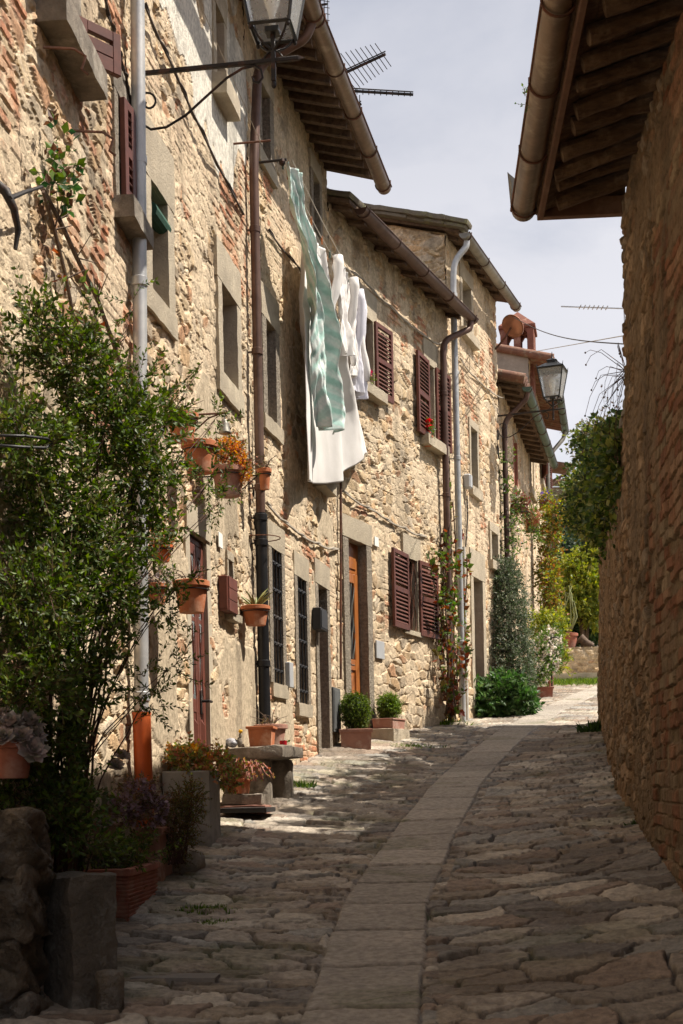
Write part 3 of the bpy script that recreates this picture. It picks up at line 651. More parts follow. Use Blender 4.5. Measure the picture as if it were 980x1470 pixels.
# door of house one: two panelled metal leaves with glass above, in a plastered reveal
def brown_door():
    u0, u1, z0, z1 = bd; mb = MB(); t = .055
    for (a, b) in ((u0-.12, u0), (u1, u1+.12)): WB.rock(mb, a, b, -.2, .012, z0-.2, z1+.02, 3, .004, .05, 12)
    WB.rock(mb, u0-.12, u1+.12, -.2, .024, z1+.02, z1+.22, 4, .005, .05, 8)
    pj = part('door_surround', mb, mat('pale_plaster', (.50, .43, .32), (.42, .36, .27), bump=.5, c3=(.36, .3, .22)), h1, auto=40)
    mb = MB(); z0 += .03
    WB.box(mb, u0, u0+.045, -.06, -.02, z0, z1, .004); WB.box(mb, u1-.045, u1, -.06, -.02, z0, z1, .004); WB.box(mb, u0+.045, u1-.045, -.06, -.02, z1-.045, z1, .004)
    fr = part('door', mb, M_REDMET, h1); um = (u0+u1)/2; zm = z0+.92
    for i, (a, b) in enumerate(((u0+.05, um-.006), (um+.006, u1-.05))):
        lf = MB(); WB.box(lf, a, a+t, -.055, -.012, z0+.01, z1-.05, .004); WB.box(lf, b-t, b, -.055, -.012, z0+.01, z1-.05, .004)
        for zz in (z0+.01, zm-.05, z1-.05-.08): WB.box(lf, a+t, b-t, -.055, -.014, zz, zz+.08+.02*(zz < zm), .004)
        WB.box(lf, a+t, b-t, -.05, -.02, z0+.1, zm-.05, 0)
        c0 = WB.p((a+b)/2, -.03, z0+.14); hw = (b-a)/2-t-.02
        v = [WB.p((a+b)/2-hw, -.019, z0+.14), WB.p((a+b)/2+hw, -.019, z0+.14), WB.p((a+b)/2+hw, -.019, zm-.1), WB.p((a+b)/2-hw, -.019, zm-.1), WB.p((a+b)/2, .006, z0+.18), WB.p((a+b)/2, .006, zm-.14)]
        lf.add(v, [(0, 1, 4), (1, 2, 5, 4), (2, 3, 5), (3, 0, 4, 5)])
        L_ = part('door_leaf', lf, M_REDMET, fr)
        g = MB(); WB.box(g, a+t, b-t, -.024, -.017, zm+.05, z1-.14); part('glass_panel', g, mat('ribbed_glass', (.30, .33, .33), (.18, .20, .20), rough=.25, scale=4, bump=.9, bscale=30, stretch=(.3, .3, 12), bdist=.02, spec=.6), L_)
        x = MB(); A = WB.p(a+t, -.024, zm+.06); B = WB.p(b-t, -.024, z1-.16); C_ = WB.p(b-t, -.024, zm+.06); D_ = WB.p(a+t, -.024, z1-.16); m1 = (zm+z1)/2
        Q = lambda s_, zz: WB.p(a+t+(b-a-2*t)*s_, -.024, zz)
        for (s0, za, s1, zb) in ((0, zm+.08, 1, m1-.02), (1, zm+.08, 0, m1-.02), (0, m1+.05, 1, z1-.16), (1, m1+.05, 0, z1-.16)): x.tube([Q(s0, za)+WB.Nn*.011, Q(s1, zb)+WB.Nn*.011], .006, 6)
        WB.box(x, a+t, b-t, -.03, -.016, m1, m1+.03); part('door_grille', x, M_REDMET, L_)
    hb = MB(); b_ = WB.p(um+.05, 0, zm+.04); hb.tube([b_-WB.Nn*.02, b_+WB.Nn*.05, b_+WB.Nn*.05+WB.D*.1], .011, 8); hb.box(b_, WB.D, WB.Nn, WB.Z, -.02, .02, -.012, .0, -.1, .08, .003); part('door_handle', hb, M_IRON, fr)
brown_door()
for (w_, x_, y_, sx, sy) in ((WB, 311, 776, 3, 13),):
    mb = MB(); u_, zt_ = w_.hit(x_-sx, y_-sy); u2_, zb_ = w_.hit(x_+sx, y_+sy); w_.box(mb, u_, u2_, .024, .034, zb_, zt_, .003); part('number_plate', mb, M_PAPER, h1)
p_ = jambs(WB, b4, seed=19, side=.04, top=.07, sill=.06, parent=h1, mj=M_STONE, depth=.18); casement(WB, b4, p_, depth=.15, mid=False)
mb = MB(); u_, zt_ = WB.hit(311, 826); u2_, zb_ = WB.hit(326, 884); WB.box(mb, u_, u2_, .012, .085, zb_, zt_, .006)
for i in range(3): zz = zb_+(zt_-zb_)*(i+.5)/3; WB.box(mb, u_+.02, u2_-.02, .085, .094, zz-.045, zz+.045, .003)
WB.box(mb, u_-.01, u_, .02, .08, zb_+.02, zt_-.02)
part('meter_cupboard', mb, M_REDMET, h1)
# shared eave
tiled_roof(WB, -1.0, WB.L+.02, 8.47, .55, 4.5, R(17), h1); rafters(WB, np.arange(.3, WB.L, .27), 8.47, .55, R(17), h1, jit=.012, m=mat('painted_rafter', (.22, .08, .045), (.12, .045, .03), bump=.5, scale3=4, c3=(.30, .17, .11)))
gutter(WB, .2, WB.L+.05, .64, 8.40, .08, M_COPPER, h1)
tiled_roof(WA, 5, WA.L+.5, 8.47, .55, 4.5, R(17), h1, tiles=False, name='roof_slope')
# downpipes
q = [WB.pt(196, -120, .11), WB.pt(200, 300, .09), WB.pt(201, 520, .09), WB.pt(203, 1030, .1)]
downpipe(WB, q, .044, M_ZINC, h1, [WB.pt(199, 230, .09), WB.pt(200, 405, .09), WB.pt(202, 700, .09), WB.pt(203, 1000, .1)])
mb = MB(); a_ = WB.pt(203, 1022, .105); b_ = WB.p(WB.hit(203, 1022, .105)[0], .115, WB.g(.1)-.05); mb.tube([a_, b_], .056, 16); mb.tube([a_+WB.Z*.0, a_-WB.Z*.02], .059, 16); part('drain_sleeve', mb, M_ORANGE, h1, 'bright orange plastic sleeve round the foot of the pipe', auto=40)
# ---- house two (C)
h2 = thing('stone_house', 'rubble stone house with barred windows, washing line and deep rafter eaves', 'house', (-.4, 14, 1.6), 'old stone houses along the street')
c1 = WC.op((371, 118), (385, 240)); c2 = WC.op((378, 458), (394, 612)); c3 = WC.op((446, 246), (457, 352)); c4 = WC.op((451, 500), (463, 692))
c5 = WC.op((386, 786), (404, 984)); c6 = WC.op((423, 827), (439.5, 1012)); c7 = WC.op((453, 838), (471, 1094))
for z_ in [('brick', 392, 320, 14, 60, .9), ('brick', 470, 560, 12, 80, .5), ('plaster', 400, 1060, 34, 90, .8), ('plaster', 438, 760, 30, 50, .2)]: WC.zone(*z_)
part('wall', masonry(WC, 0, WC.L, 1.1, 8.6, .02, .0135, 23, smear=1.0, deep=.85, sc=.9), M_WALL, h2)
body(WC, 0, WC.L, .9, 8.5, 5, h2, pitch=R(17), over=.55)
for i, (o, kw) in enumerate(((c1, dict(side=.15, top=.22, mj=M_PECK)), (c2, dict(side=.15, top=.30)), (c3, dict(side=.12, top=.2)), (c4, dict(side=.12, top=.2, sillout=.10)), (c5, dict(side=.12, top=.24, sill=.13, sillext=.0)), (c6, dict(side=.12, top=.24, sill=.13, sillext=.0)))):
    p_ = jambs(WC, o, seed=30+4*i, parent=h2, sillout=kw.pop('sillout', .02), **kw); casement(WC, o, p_)
    if i >= 4:
        mb = MB(); n = 3
        for k in range(n): u_ = o[0]+(o[1]-o[0])*(k+.5)/n; mb.tube([WC.p(u_, .015, o[2]-.02), WC.p(u_, .015, o[3]+.02)], .009, 6)
        for k in range(5):
            zz = o[2]+(o[3]-o[2])*(k+.5)/5; WC.box(mb, o[0]-.02, o[1]+.02, .008, .022, zz-.014, zz+.014)
            for m_ in range(n): u_ = o[0]+(o[1]-o[0])*(m_+.5)/n; mb.blob(WC.p(u_, .018, zz), .018, .018, .018, n=4, amp=0)
        part('window_bars', mb, M_CAST, p_)
p_ = jambs(WC, c7, seed=61, side=.14, top=.26, parent=h2, bottom=False, depth=.3, name='doorway')
mb = MB(); WC.box(mb, c7[0], c7[1], -.24, -.19, c7[2], c7[3]); 
for k in range(4): uu = c7[0]+(c7[1]-c7[0])*(k+.5)/4; WC.box(mb, uu-.09, uu+.09, -.19, -.175, c7[2]+.05, c7[3]-.05, .004)
part('plank_door', mb, M_SHUT, p_)
mb = MB(); WC.rock(mb, c7[0]-.1, c7[1]+.12, -.3, .16, c7[2]-.14, c7[2]+.02, 8, .006, .12); part('threshold', mb, M_STONE, p_, auto=40)
tiled_roof(WC, 0, WC.L+.12, 8.47, .55, 4.5, R(17), h2); rafters(WC, np.arange(.08, WC.L+.1, .235), 8.47, .55, R(17), h2, jit=.012)
gutter(WC, -.02, WC.L+.16, .64, 8.40, .08, M_COPPER, h2)
# plank edge board under the tiles
q = [WC.p(.02, .62, 8.33), WC.p(.02, .56, 8.20), WC.p(.02, .12, 8.02), WC.pt(364, 240, .10), WC.pt(374, 740, .10)]
g_ = WC.hit(374, 740, .1)[0]
downpipe(WC, q, .042, M_BROWNPIPE, h2, [WC.pt(366, 330, .1), WC.pt(369, 505, .1), WC.pt(373, 700, .1)])
zl = WC.hit(374, 740, .1)[1]; zb = WC.hit(380, 1010, .1)[1]
downpipe(WC, [WC.p(g_, .10, zl+.02), WC.p(g_, .10, zb-.25)], .052, M_CAST, h2, [WC.p(g_, .10, zl-.02), WC.p(g_, .1, zl-.24), WC.p(g_, .10, zb+.35)], name='cast_iron_pipe')
mb = MB(); c_ = WC.p(g_, .10, zl-.2); mb.tube([c_+np.array([.17*math.cos(a), .17*math.sin(a), 0]) for a in np.linspace(0, 2*math.pi, 18)], .005, 5); part('pot_ring', mb, M_RUST, h2)
mb = MB(); u_, z_ = WC.hit(448, 872, .03); u2, z2 = WC.hit(458, 908, .03); WC.box(mb, u_, u2, .03, .12, z2, z_, .006); WC.box(mb, u_+.01, u2-.01, .12, .128, z2+.02, z2+.2, .002); part('letter_box', mb, M_BOX, h2)
mb = MB(); u_, z_ = WC.hit(410, 950, .03); u2, z2 = WC.hit(416, 988, .03); WC.box(mb, u_, u2, .025, .07, z2, z_, .006); part('junction_box', mb, M_PLATE, h2)
mb = MB(); u_, z_ = WC.hit(476, 986, .03); u2, z2 = WC.hit(487, 1052, .03); WC.box(mb, u_, u2, .02, .05, z2, z_, .004); WC.box(mb, u_+.02, u2-.02, .05, .056, z2+.03, z_-.03, .002); part('meter_door', mb, mat('grey_metal', (.12, .125, .125)), h2)
# ---- house three (D)
h3 = thing('stone_house', 'lower rubble stone house with wine red louvred shutters and a varnished wooden door', 'house', (.8, 17.7, 2.1), 'old stone houses along the street')
d1 = WD.op((497, 772), (529, 1078)); d2 = WD.op((581, 800), (598, 908)); d3 = WD.op((516, 450), (534, 562)); d4 = WD.op((611, 522), (622, 636))
for z_ in [('brick', 565, 470, 34, 60, 1.1), ('brick', 596, 505, 12, 50, .8), ('brick', 520, 735, 22, 14, 1.1)]: WD.zone(*z_)
part('wall', masonry(WD, 0, WD.L, 1.6, 8.4, .022, .015, 37, sc=1.0, deep=.85, smear=1.0, brick=.76), M_WALL, h3)
body(WD, 0, WD.L, 1.3, 8.25, 4.5, h3, pitch=R(17), over=.28)
p_ = jambs(WD, d1, seed=70, side=.16, top=.26, parent=h3, bottom=False, depth=.2, name='doorway')
def wood_door():
    u0, u1, z0, z1 = d1; mb = MB(); o = -.085
    WD.box(mb, u0, u0+.06, o-.05, o, z0, z1, .004); WD.box(mb, u1-.06, u1, o-.05, o, z0, z1, .004); WD.box(mb, u0+.06, u1-.06, o-.05, o, z1-.36, z1, .004); WD.box(mb, u0+.1, u1-.1, o, o+.012, z1-.31, z1-.06, .006)
    fr = part('door', mb, M_OAK, p_)
    lf = MB(); z1 -= .36; a, b = u0+.065, u1-.065; t = .11; zm = z0+.95
    for (x0, x1) in ((a, a+t), (b-t, b)): WD.box(lf, x0, x1, o-.03, o+.015, z0+.01, z1-.005, .006)
    for (x0, x1) in ((z0+.01, z0+.15), (zm, zm+.13), (z1-.12, z1-.005)): WD.box(lf, a+t, b-t, o-.03, o+.013, x0, x1, .006)
    WD.box(lf, a+t, b-t, o-.02, o-.005, z0+.15, zm, 0)
    for (x0, x1) in ((z0+.19, z0+.50), (z0+.56, zm-.05)): WD.box(lf, a+t+.05, b-t-.05, o-.005, o+.012, x0, x1, .015)
    L_ = part('door_leaf', lf, M_OAK, fr); g = MB(); WD.box(g, a+t, b-t, o-.02, o-.01, zm+.13, z1-.12); part('glass_panel', g, M_PANE, L_)
    ir = MB()
    for k in range(4):
        uu = a+t+(b-a-2*t)*(k+.5)/4; ph = k*1.7
        ir.tube([WD.p(uu+.035*math.sin(tt*9+ph), o+.008, zm+.14+(z1-zm-.27)*tt) for tt in np.linspace(0, 1, 22)], .007, 5)
    part('door_grille', ir, mat('pale_iron', (.34, .32, .28), metal=.6, rough=.4), L_)
    hb = MB(); b_ = WD.p(a+.06, o+.015, zm+.05); hb.tube([b_, b_+WD.Nn*.05, b_+WD.Nn*.05+WD.D*.09], .01, 6); part('door_handle', hb, M_COPPER, L_)
wood_door()
mb = MB(); WD.rock(mb, d1[0]-.15, d1[1]+.15, -.3, .30, d1[2]-.22, d1[2]+.0, 8, .008, .15); part('door_step', mb, M_STONE, p_, auto=40)
# carved stone over the door
for i, (o, kw, sh) in enumerate(((d2, dict(side=.12, top=.30, sill=.06, sillout=.02), 1), (d3, dict(side=.12, top=.34, sill=.13, sillout=.10, sillext=.10), 2), (d4, dict(side=.14, top=.34, sill=.14, sillout=.10, sillext=.18), 3))):
    p_ = jambs(WD, o, seed=80+4*i, parent=h3, mj=M_STONE, depth=.17, **kw); casement(WD, o, p_, depth=.11)
    wd = [.0, .62, .50, .52][sh]
    shutter(WD, o[0]-.01, o[2]-.02+(.0 if sh > 1 else 0), o[3]+.03, wd, R(2.5), .04, p_, -1); shutter(WD, o[1]+(.03), o[2]-.04, o[3]+.02, wd, R(3.5), .04, p_, 1)
    if sh == 1:
        mb = MB()
        for k in range(4): uu = o[0]+(o[1]-o[0])*(k+.5)/4; mb.tube([WD.p(uu+.04*math.sin(tt*11+k*2), .0, o[2]+(o[3]-o[2])*tt) for tt in np.linspace(0, 1, 20)], .008, 5)
        part('window_grille', mb, M_RUST, p_)
def flag_roof(w, u0, u1, z, over, back, pitch, parent, seed, tiles_rows=3):
    rf = tiled_roof(w, u0, u1, z, over, back, pitch, parent, tiles=False, thick=.05); tp = math.tan(pitch); r = random.Random(seed); mb = MB()
    for row in range(tiles_rows):
        u = u0
        while u < u1:
            L = r.uniform(.22, .5); o = over+.04-row*.32-r.uniform(0, .06); k = over-o
            ay = w.Nn*math.cos(pitch)-w.Z*math.sin(pitch); az = w.Z*math.cos(pitch)+w.Nn*math.sin(pitch)
            mb.rock(w.p(u+L/2, o-.2, z+(k+.2)*tp+.075+r.uniform(0, .03)), w.D, ay, az, L/2+.03, .24, .024+r.uniform(0, .012), r.randint(0, 99), .012, 5, .5, 8); u += L
    part('flagstones', mb, M_FLAG, rf, auto=50); return rf
flag_roof(WD, .0, WD.L-.02, 8.17, .28, 4, R(17), h3, 5, 2)
rafters(WD, np.arange(.15, WD.L, .45), 8.17, .26, R(17), h3, wd=.09, ht=.05)
gutter(WD, .1, WD.L+.08, .37, 8.14, .075, M_BROWNPIPE, h3)
u_ = WD.hit(640, 700, .1)[0]
downpipe(WD, [WD.p(WD.L-.05, .37, 8.08), WD.p(WD.L-.05, .36, 7.98), WD.p(u_, .10, 7.72), WD.p(u_, .10, 7.2), WD.p(u_, .10, WD.g(u_)-.05)], .045, M_BROWNPIPE, h3, [WD.p(u_, .10, z_) for z_ in (7.0, 5.6, 4.2, 3.1)])
for (x_, y_, sx, sy) in ((537, 778, 3, 8),):
    mb = MB(); u_, zt_ = WD.hit(x_-sx, y_-sy); u2_, zb_ = WD.hit(x_+sx, y_+sy); WD.box(mb, u_, u2_, .024, .034, zb_, zt_, .003); part('number_plate', mb, M_PAPER, h3)
mb = MB(); WD.box(mb, *[f for f in (lambda a, b: (a[0], b[0], .012, .03, b[1], a[1]))(WD.hit(537, 919), WD.hit(549, 947))], .004); part('wall_plate', mb, M_PLATE, h3)
u_ = WD.hit(488, 800, .04)[0]; mb = MB(); mb.tube([WD.pt(489, 600, .04), WD.pt(489, 760, .04), WD.pt(489, 975, .04)], .016, 6); part('conduit', mb, M_RUST, h3)
# ---- house four (E)
h4 = thing('stone_house', 'narrow stone house beyond the red shutters, with a stepped stone gable and satellite dish', 'house', (2.1, 21, 2.6), 'old stone houses along the street')
e1 = WE.op((661, 400), (675, 487)); e2 = WE.op((673, 612), (684, 706)); e3 = WE.op((703, 762), (713, 810)); e4 = WE.op((677, 828), (694, 1026))
for z_ in [('brick', 668, 560, 20, 90, .8), ('brick', 690, 760, 18, 40, .9)]: WE.zone(*z_)
part('wall', masonry(WE, 0, WE.L, 2.1, 9.45, .025, .018, 47, sc=1.1, smear=.7, ztop=lambda u: 9.4), M_WALL, h4)
GE = W(tuple(np.array(WE.P0)-WE.n*4.5), tuple(WE.P0)); tp17 = math.tan(R(17))
part('gable', masonry(GE, 0, GE.L, 7.2, 10.9, .03, .02, 53, sc=1.25, smear=.05, deep=1.7, brick=.85, ztop=lambda u: 9.38+(GE.L-u)*tp17, gain=1.15), M_WALL, h4)
GE2 = W(tuple(np.array(WE.P1)), tuple(np.array(WE.P1)-WE.n*3)); 
body(WE, .12, WE.L, 2, 9.32, 4.5, h4, pitch=R(17), over=.35, m=M_EARTH, o0=-.05)
fr_ = flag_roof(WE, -.05, WE.L+.1, 9.36, .22, 4.4, R(17), h4, 9, 2)
mb = MB(); r_ = random.Random(4); u = -.35
while u < 4.4:
    L = r_.uniform(.25, .5); cpt = WE.p(-.06, -u-L/2, 9.42+(u+L/2+.35)*tp17+.03)
    ay = WE.Nn*math.cos(R(17))-WE.Z*math.sin(R(17)); az = WE.Z*math.cos(R(17))+WE.Nn*math.sin(R(17))
    mb.rock(cpt+az*.0, WE.D, ay, az, .16+r_.uniform(-.03, .05), L/2+.04, .035, r_.randint(0, 99), .014, 6, .5, 7); mb.rock(cpt-az*.06, WE.D, ay, az, .10+r_.uniform(-.03, .03), L/2+.02, .025, r_.randint(0, 99), .012, 6, .5, 7); u += L
part('verge_stones', mb, M_FLAG, fr_, auto=50)
rafters(WE, np.arange(.2, WE.L, .4), 9.36, .20, R(17), h4, wd=.09, ht=.05)
gutter(WE, -.1, WE.L+.2, .31, 9.32, .075, M_GUTZ, h4)
for i, (o, kw) in enumerate(((e1, dict(side=.12, top=.22, sillout=.08)), (e2, dict(side=.08, top=.12)), (e3, dict(side=.10, top=.14)))):
    p_ = jambs(WE, o, seed=90+4*i, parent=h4, mj=M_STONE, **kw); casement(WE, o, p_, mid=False)
p_ = jambs(WE, e4, seed=110, side=.16, top=.42, parent=h4, bottom=False, depth=.3, name='doorway', mj=M_STONE)
mb = MB(); WE.box(mb, e4[0], e4[1], -.20, -.15, e4[2], e4[3]); WE.box(mb, e4[0]+.1, e4[1]-.1, -.15, -.14, e4[2]+.15, e4[2]+.9, .01); WE.box(mb, e4[0]+.1, e4[1]-.1, -.15, -.14, e4[2]+1.05, e4[3]-.12, .01); part('door', mb, M_SHUT, p_)
pz = WE.hit(648, 600, .1)[0]
downpipe(WE, [WE.p(0.03, .31, 9.28), WE.p(.03, .31, 9.18), WE.p(-.06, .14, 8.95), WE.p(-.04, .12, 8.6), WE.p(-.02, .12, 6), WE.p(0, .12, WE.g(0)-.05)], .045, M_ZINC, h4, [WE.p(-.02, .12, z_) for z_ in (8.5, 7.4, 6.2, 4.9, 3.6)])
u_ = WE.hit(667, 800, .08)[0]
downpipe(WE, [WE.p(u_, .06, WE.hit(667, 785, .08)[1]), WE.p(u_, .06, WE.g(u_)-.05)], .03, mat('white_conduit', (.55, .52, .46)), h4, [WE.p(u_, .06, 4.2), WE.p(u_, .06, 3.4)], name='white_conduit')
mb = MB(); b_ = WE.pt(670, 691, .05); mb.box(b_, WE.D, WE.Nn, WE.Z, -.07, .07, -.04, .07, -.11, .1, .02); part('alarm_box', mb, M_PLATE, h4)
# laundry rack of pale wire under the upper window
mb = MB()
for k in range(4): mb.tube([WE.pt(672, 508, .06+.1*k), WE.pt(700, 545, .06+.1*k)], .006, 5)
for (x_, y_) in ((674, 510), (698, 543)): mb.tube([WE.pt(x_, y_, .0), WE.pt(x_, y_, .4)], .007, 5); mb.tube([WE.pt(x_, y_+22, .0), WE.pt(x_, y_, .36)], .006, 5)
part('drying_rack', mb, M_PALECABLE, h4)
# ---- houses five and six
h5 = thing('stone_house', 'small stone house beyond the second lamp, with low green gutter and hanging flower boxes', 'house', (3.3, 25.5, 3.1), 'old stone houses along the street')
f1 = WF.op((735, 626), (741, 708)); f2 = WF.op((758, 642), (765, 712))
part('wall', masonry(WF, 0, WF.L, 2.4, 8.25, .04, .022, 59, smear=.8), M_WALL, h5)
body(WF, 0, WF.L, 2.3, 8.2, 4, h5, pitch=R(15), over=.35)
for i, o in enumerate((f1, f2)): p_ = jambs(WF, o, seed=120+4*i, side=.1, top=.15, parent=h5, mj=M_TERRAD if i == 0 else M_STONE); casement(WF, o, p_, mid=False)
tiled_roof(WF, -.1, WF.L, 8.12, .40, 3.8, R(15), h5); gutter(WF, -.05, WF.L, .48, 8.07, .075, M_GREENGUT, h5)
rafters(WF, np.arange(.1, WF.L, .4), 8.12, .38, R(15), h5, ht=.06)
downpipe(WF, [WF.p(.05, .48, 8.0), WF.p(.05, .46, 7.9), WF.p(.0, .10, 7.55), WF.p(.0, .10, 7.2), WF.p(0, .10, 3)], .045, M_BROWNPIPE, h5, [WF.p(0, .1, 6), WF.p(0, .1, 4.4)])
h6 = thing('plastered_house', 'tall grey plastered house with terracotta chimney pot, farthest in the row', 'house', (4.6, 31.5, 3.9))
g1 = WG.op((775, 645), (779, 700))
part('wall', masonry(WG, 0, WG.L, 3.0, 10.4, .05, .03, 63, smear=1.0), M_WALL, h6)
GG = W(tuple(np.array(WG.P0)-WG.n*4.5), tuple(WG.P0))
mb = MB(); GG.box(mb, 0, GG.L, -.3, 0, 3, 10.0); mb.hexa([GG.p(0, -.3, 10), GG.p(GG.L, -.3, 10), GG.p(GG.L, 0, 10), GG.p(0, 0, 10), GG.p(0, -.3, 10.3+GG.L*.27), GG.p(GG.L, -.3, 10.3), GG.p(GG.L, 0, 10.3), GG.p(0, 0, 10.3+GG.L*.27)])
part('gable', mb, M_PLAST, h6); body(WG, .35, WG.L, 3, 10.2, 4.5, h6, pitch=R(15), over=.4)
SOFR = mat('terracotta_soffit', (.28, .12, .075), (.2, .085, .055), bump=.3)
rf = tiled_roof(WG, -.05, WG.L+.1, 10.2, .45, 4.6, R(15), h6, soffit=SOFR, thick=.04); gutter(WG, -.05, WG.L+.1, .53, 10.15, .08, M_GREENGUT, h6)
p_ = jambs(WG, g1, seed=140, side=.1, top=.15, parent=h6, mj=M_STONE); casement(WG, g1, p_, mid=False)
for sg, uu in ((-1, g1[0]), (1, g1[1])): shutter(WG, uu, g1[2], g1[3], .6, R(14), .04, p_, sg)
downpipe(WG, [WG.p(WG.L-.3, .53, 10.05), WG.p(WG.L-.3, .5, 9.9), WG.p(WG.L-.6, .12, 9.4), WG.p(WG.L-.6, .12, 9.0), WG.p(WG.L-.6, .12, 4)], .05, M_GUTZ, h6)
def chimney(c, w_, h):
    mb = MB(); ax, ay, az = GG.D, -GG.Nn, GG.Z; B = lambda *a: mb.box(c, ax, ay, az, *a)
    B(-w_*.5, w_*.5, -w_*.5, w_*.5, -1.2, 0, .01); B(-w_*.58, w_*.58, -w_*.58, w_*.58, 0, .07, .01)
    for i in (-1, 0, 1):
        for j in (-1, 0, 1):
            if i or j: B(i*w_*.42-.07, i*w_*.42+.07, j*w_*.42-.07, j*w_*.42+.07, .07, h*.55, .01)
    # pointed arch heads between the piers
    for j in (-1, 1):
        for i in (-1, 1):
            for k in range(2):
                for (A, Bv) in ((ax, ay), (ay, ax)):
                    x0 = i*w_*.21; s_ = (-1, 1)[k]; o = c+Bv*(j*w_*.42)+A*x0
                    mb.add([o+A*s_*w_*.21+az*h*.34-Bv*.06, o+A*s_*w_*.21+az*h*.56-Bv*.06, o+az*h*.56-Bv*.06, o+A*s_*w_*.21+az*h*.34+Bv*.06, o+A*s_*w_*.21+az*h*.56+Bv*.06, o+az*h*.56+Bv*.06], [(0, 1, 2), (3, 5, 4), (0, 2, 5, 3), (0, 3, 4, 1), (1, 4, 5, 2)])
    B(-w_*.58, w_*.58, -w_*.58, w_*.58, h*.55, h*.62, .01)
    q = w_*.56; z0 = h*.62; mb.add([c+ax*a*q+ay*b*q+az*z0 for a, b in ((-1, -1), (1, -1), (1, 1), (-1, 1))]+[c+az*(h)], [(0, 1, 4), (1, 2, 4), (2, 3, 4), (3, 0, 4), (3, 2, 1, 0)])
    return mb
cc_ = at(744, 516, 29.3); chm = part('chimney', chimney(cc_, .66, 1.0), mat('chimney_brick', (.24, .09, .06), (.15, .06, .04), bump=.5, c3=(.36, .19, .13), scale3=6), h6)
# ================================================================== right house and garden wall
WR = W((1.29, -3), (2.08, 9.9), side=-1)
WR.zone('brick', 1050, 800, 110, 1500, 3.2)
h7 = thing('stone_house', 'shaded brown house on the right with brick courses, heavy gutter and rough rafters', 'house', (2.0, 5, .6))
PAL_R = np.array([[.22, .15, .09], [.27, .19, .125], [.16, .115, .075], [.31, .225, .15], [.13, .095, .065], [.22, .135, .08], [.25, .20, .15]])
bat = lambda u, z: .052*(WR.L-u)*np.clip(1-(z-1.0)/4.6, 0, 1)
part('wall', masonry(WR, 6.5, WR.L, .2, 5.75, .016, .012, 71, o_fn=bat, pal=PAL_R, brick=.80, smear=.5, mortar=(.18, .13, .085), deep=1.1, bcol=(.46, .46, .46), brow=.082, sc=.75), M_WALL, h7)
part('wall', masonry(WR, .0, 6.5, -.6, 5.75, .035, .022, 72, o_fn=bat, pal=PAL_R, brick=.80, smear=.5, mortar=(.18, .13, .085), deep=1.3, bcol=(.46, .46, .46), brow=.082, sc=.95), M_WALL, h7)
mb = MB(); t_ = .3; WR.box(mb, WR.L-.3, WR.L-.02, -5, -.09, .9, 5.9); WR.box(mb, 0, WR.L-.3, -5, -4.7, -.5, 5.9); WR.box(mb, 0, .3, -4.7, -.3, -.5, 5.9); part('side_wall', mb, M_PLAST, h7)
ov = .62; tp_ = math.tan(R(17))
rf = tiled_roof(WR, 0, WR.L+.02, 5.66, ov, 5, R(17), h7)
rr_ = random.Random(3); us = list(np.arange(6.2, WR.L-.1, .27))
for i, u in enumerate(us):
    mb = MB(); r0 = rr_.uniform(.04, .062); e = ov-rr_.uniform(.06, .16); k = rr_.uniform(-.05, .05)
    pts = [WR.p(u+k*t+rr_.uniform(-.008, .008), -.08+(e+.08)*t, 5.64+(ov-(-.08+(e+.08)*t))*tp_-.045+rr_.uniform(-.006, .006)) for t in np.linspace(0, 1, 6)]
    mb.tube(pts, [r0*rr_.uniform(.9, 1.15) for _ in pts], 9); part('rafter', mb, M_RBEAM, h7, smooth=False)
mb = MB(); rr2 = random.Random(8)
for k in range(5):
    o1 = ov-.01-k*.13; o0 = o1-.125
    WRb = [WR.p(5.8, o0, 5.655+(ov-o0)*tp_-.012), WR.p(WR.L, o0, 5.655+(ov-o0)*tp_-.012), WR.p(WR.L, o1, 5.655+(ov-o1)*tp_-.012), WR.p(5.8, o1, 5.655+(ov-o1)*tp_-.012)]
    mb.hexa(WRb+[q_+np.array([0, 0, .010+.003*k]) for q_ in WRb])
part('soffit_boards', mb, M_RBEAM, h7)
mb = MB(); WR.box(mb, WR.L-.035, WR.L+.03, -.02, ov-.02, 5.62, 5.75, .004); WR.box(mb, 5.8, WR.L-.036, ov-.06, ov-.02, 5.60, 5.70, .004); part('fascia_board', mb, mat('painted_fascia', (.16, .085, .055), (.11, .06, .04), bump=.3, scale3=3, c3=(.21, .125, .085)), h7)
mb = MB(); zq = lambda o: 5.652+(ov-o)*tp_; mb.hexa([WR.p(WR.L-.03, -.02, 5.752), WR.p(WR.L+.015, -.02, 5.752), WR.p(WR.L+.015, ov-.35, 5.752), WR.p(WR.L-.03, ov-.35, 5.752), WR.p(WR.L-.03, -.02, zq(-.02)), WR.p(WR.L+.015, -.02, zq(-.02)), WR.p(WR.L+.015, ov-.35, zq(ov-.35)+.004), WR.p(WR.L-.03, ov-.35, zq(ov-.35)+.004)]); part('verge_board', mb, M_RBEAM, h7)
g_ = gutter(WR, 5.0, WR.L+.03, ov+.075, 5.70, .086, M_COPPER, h7, seams=.88)
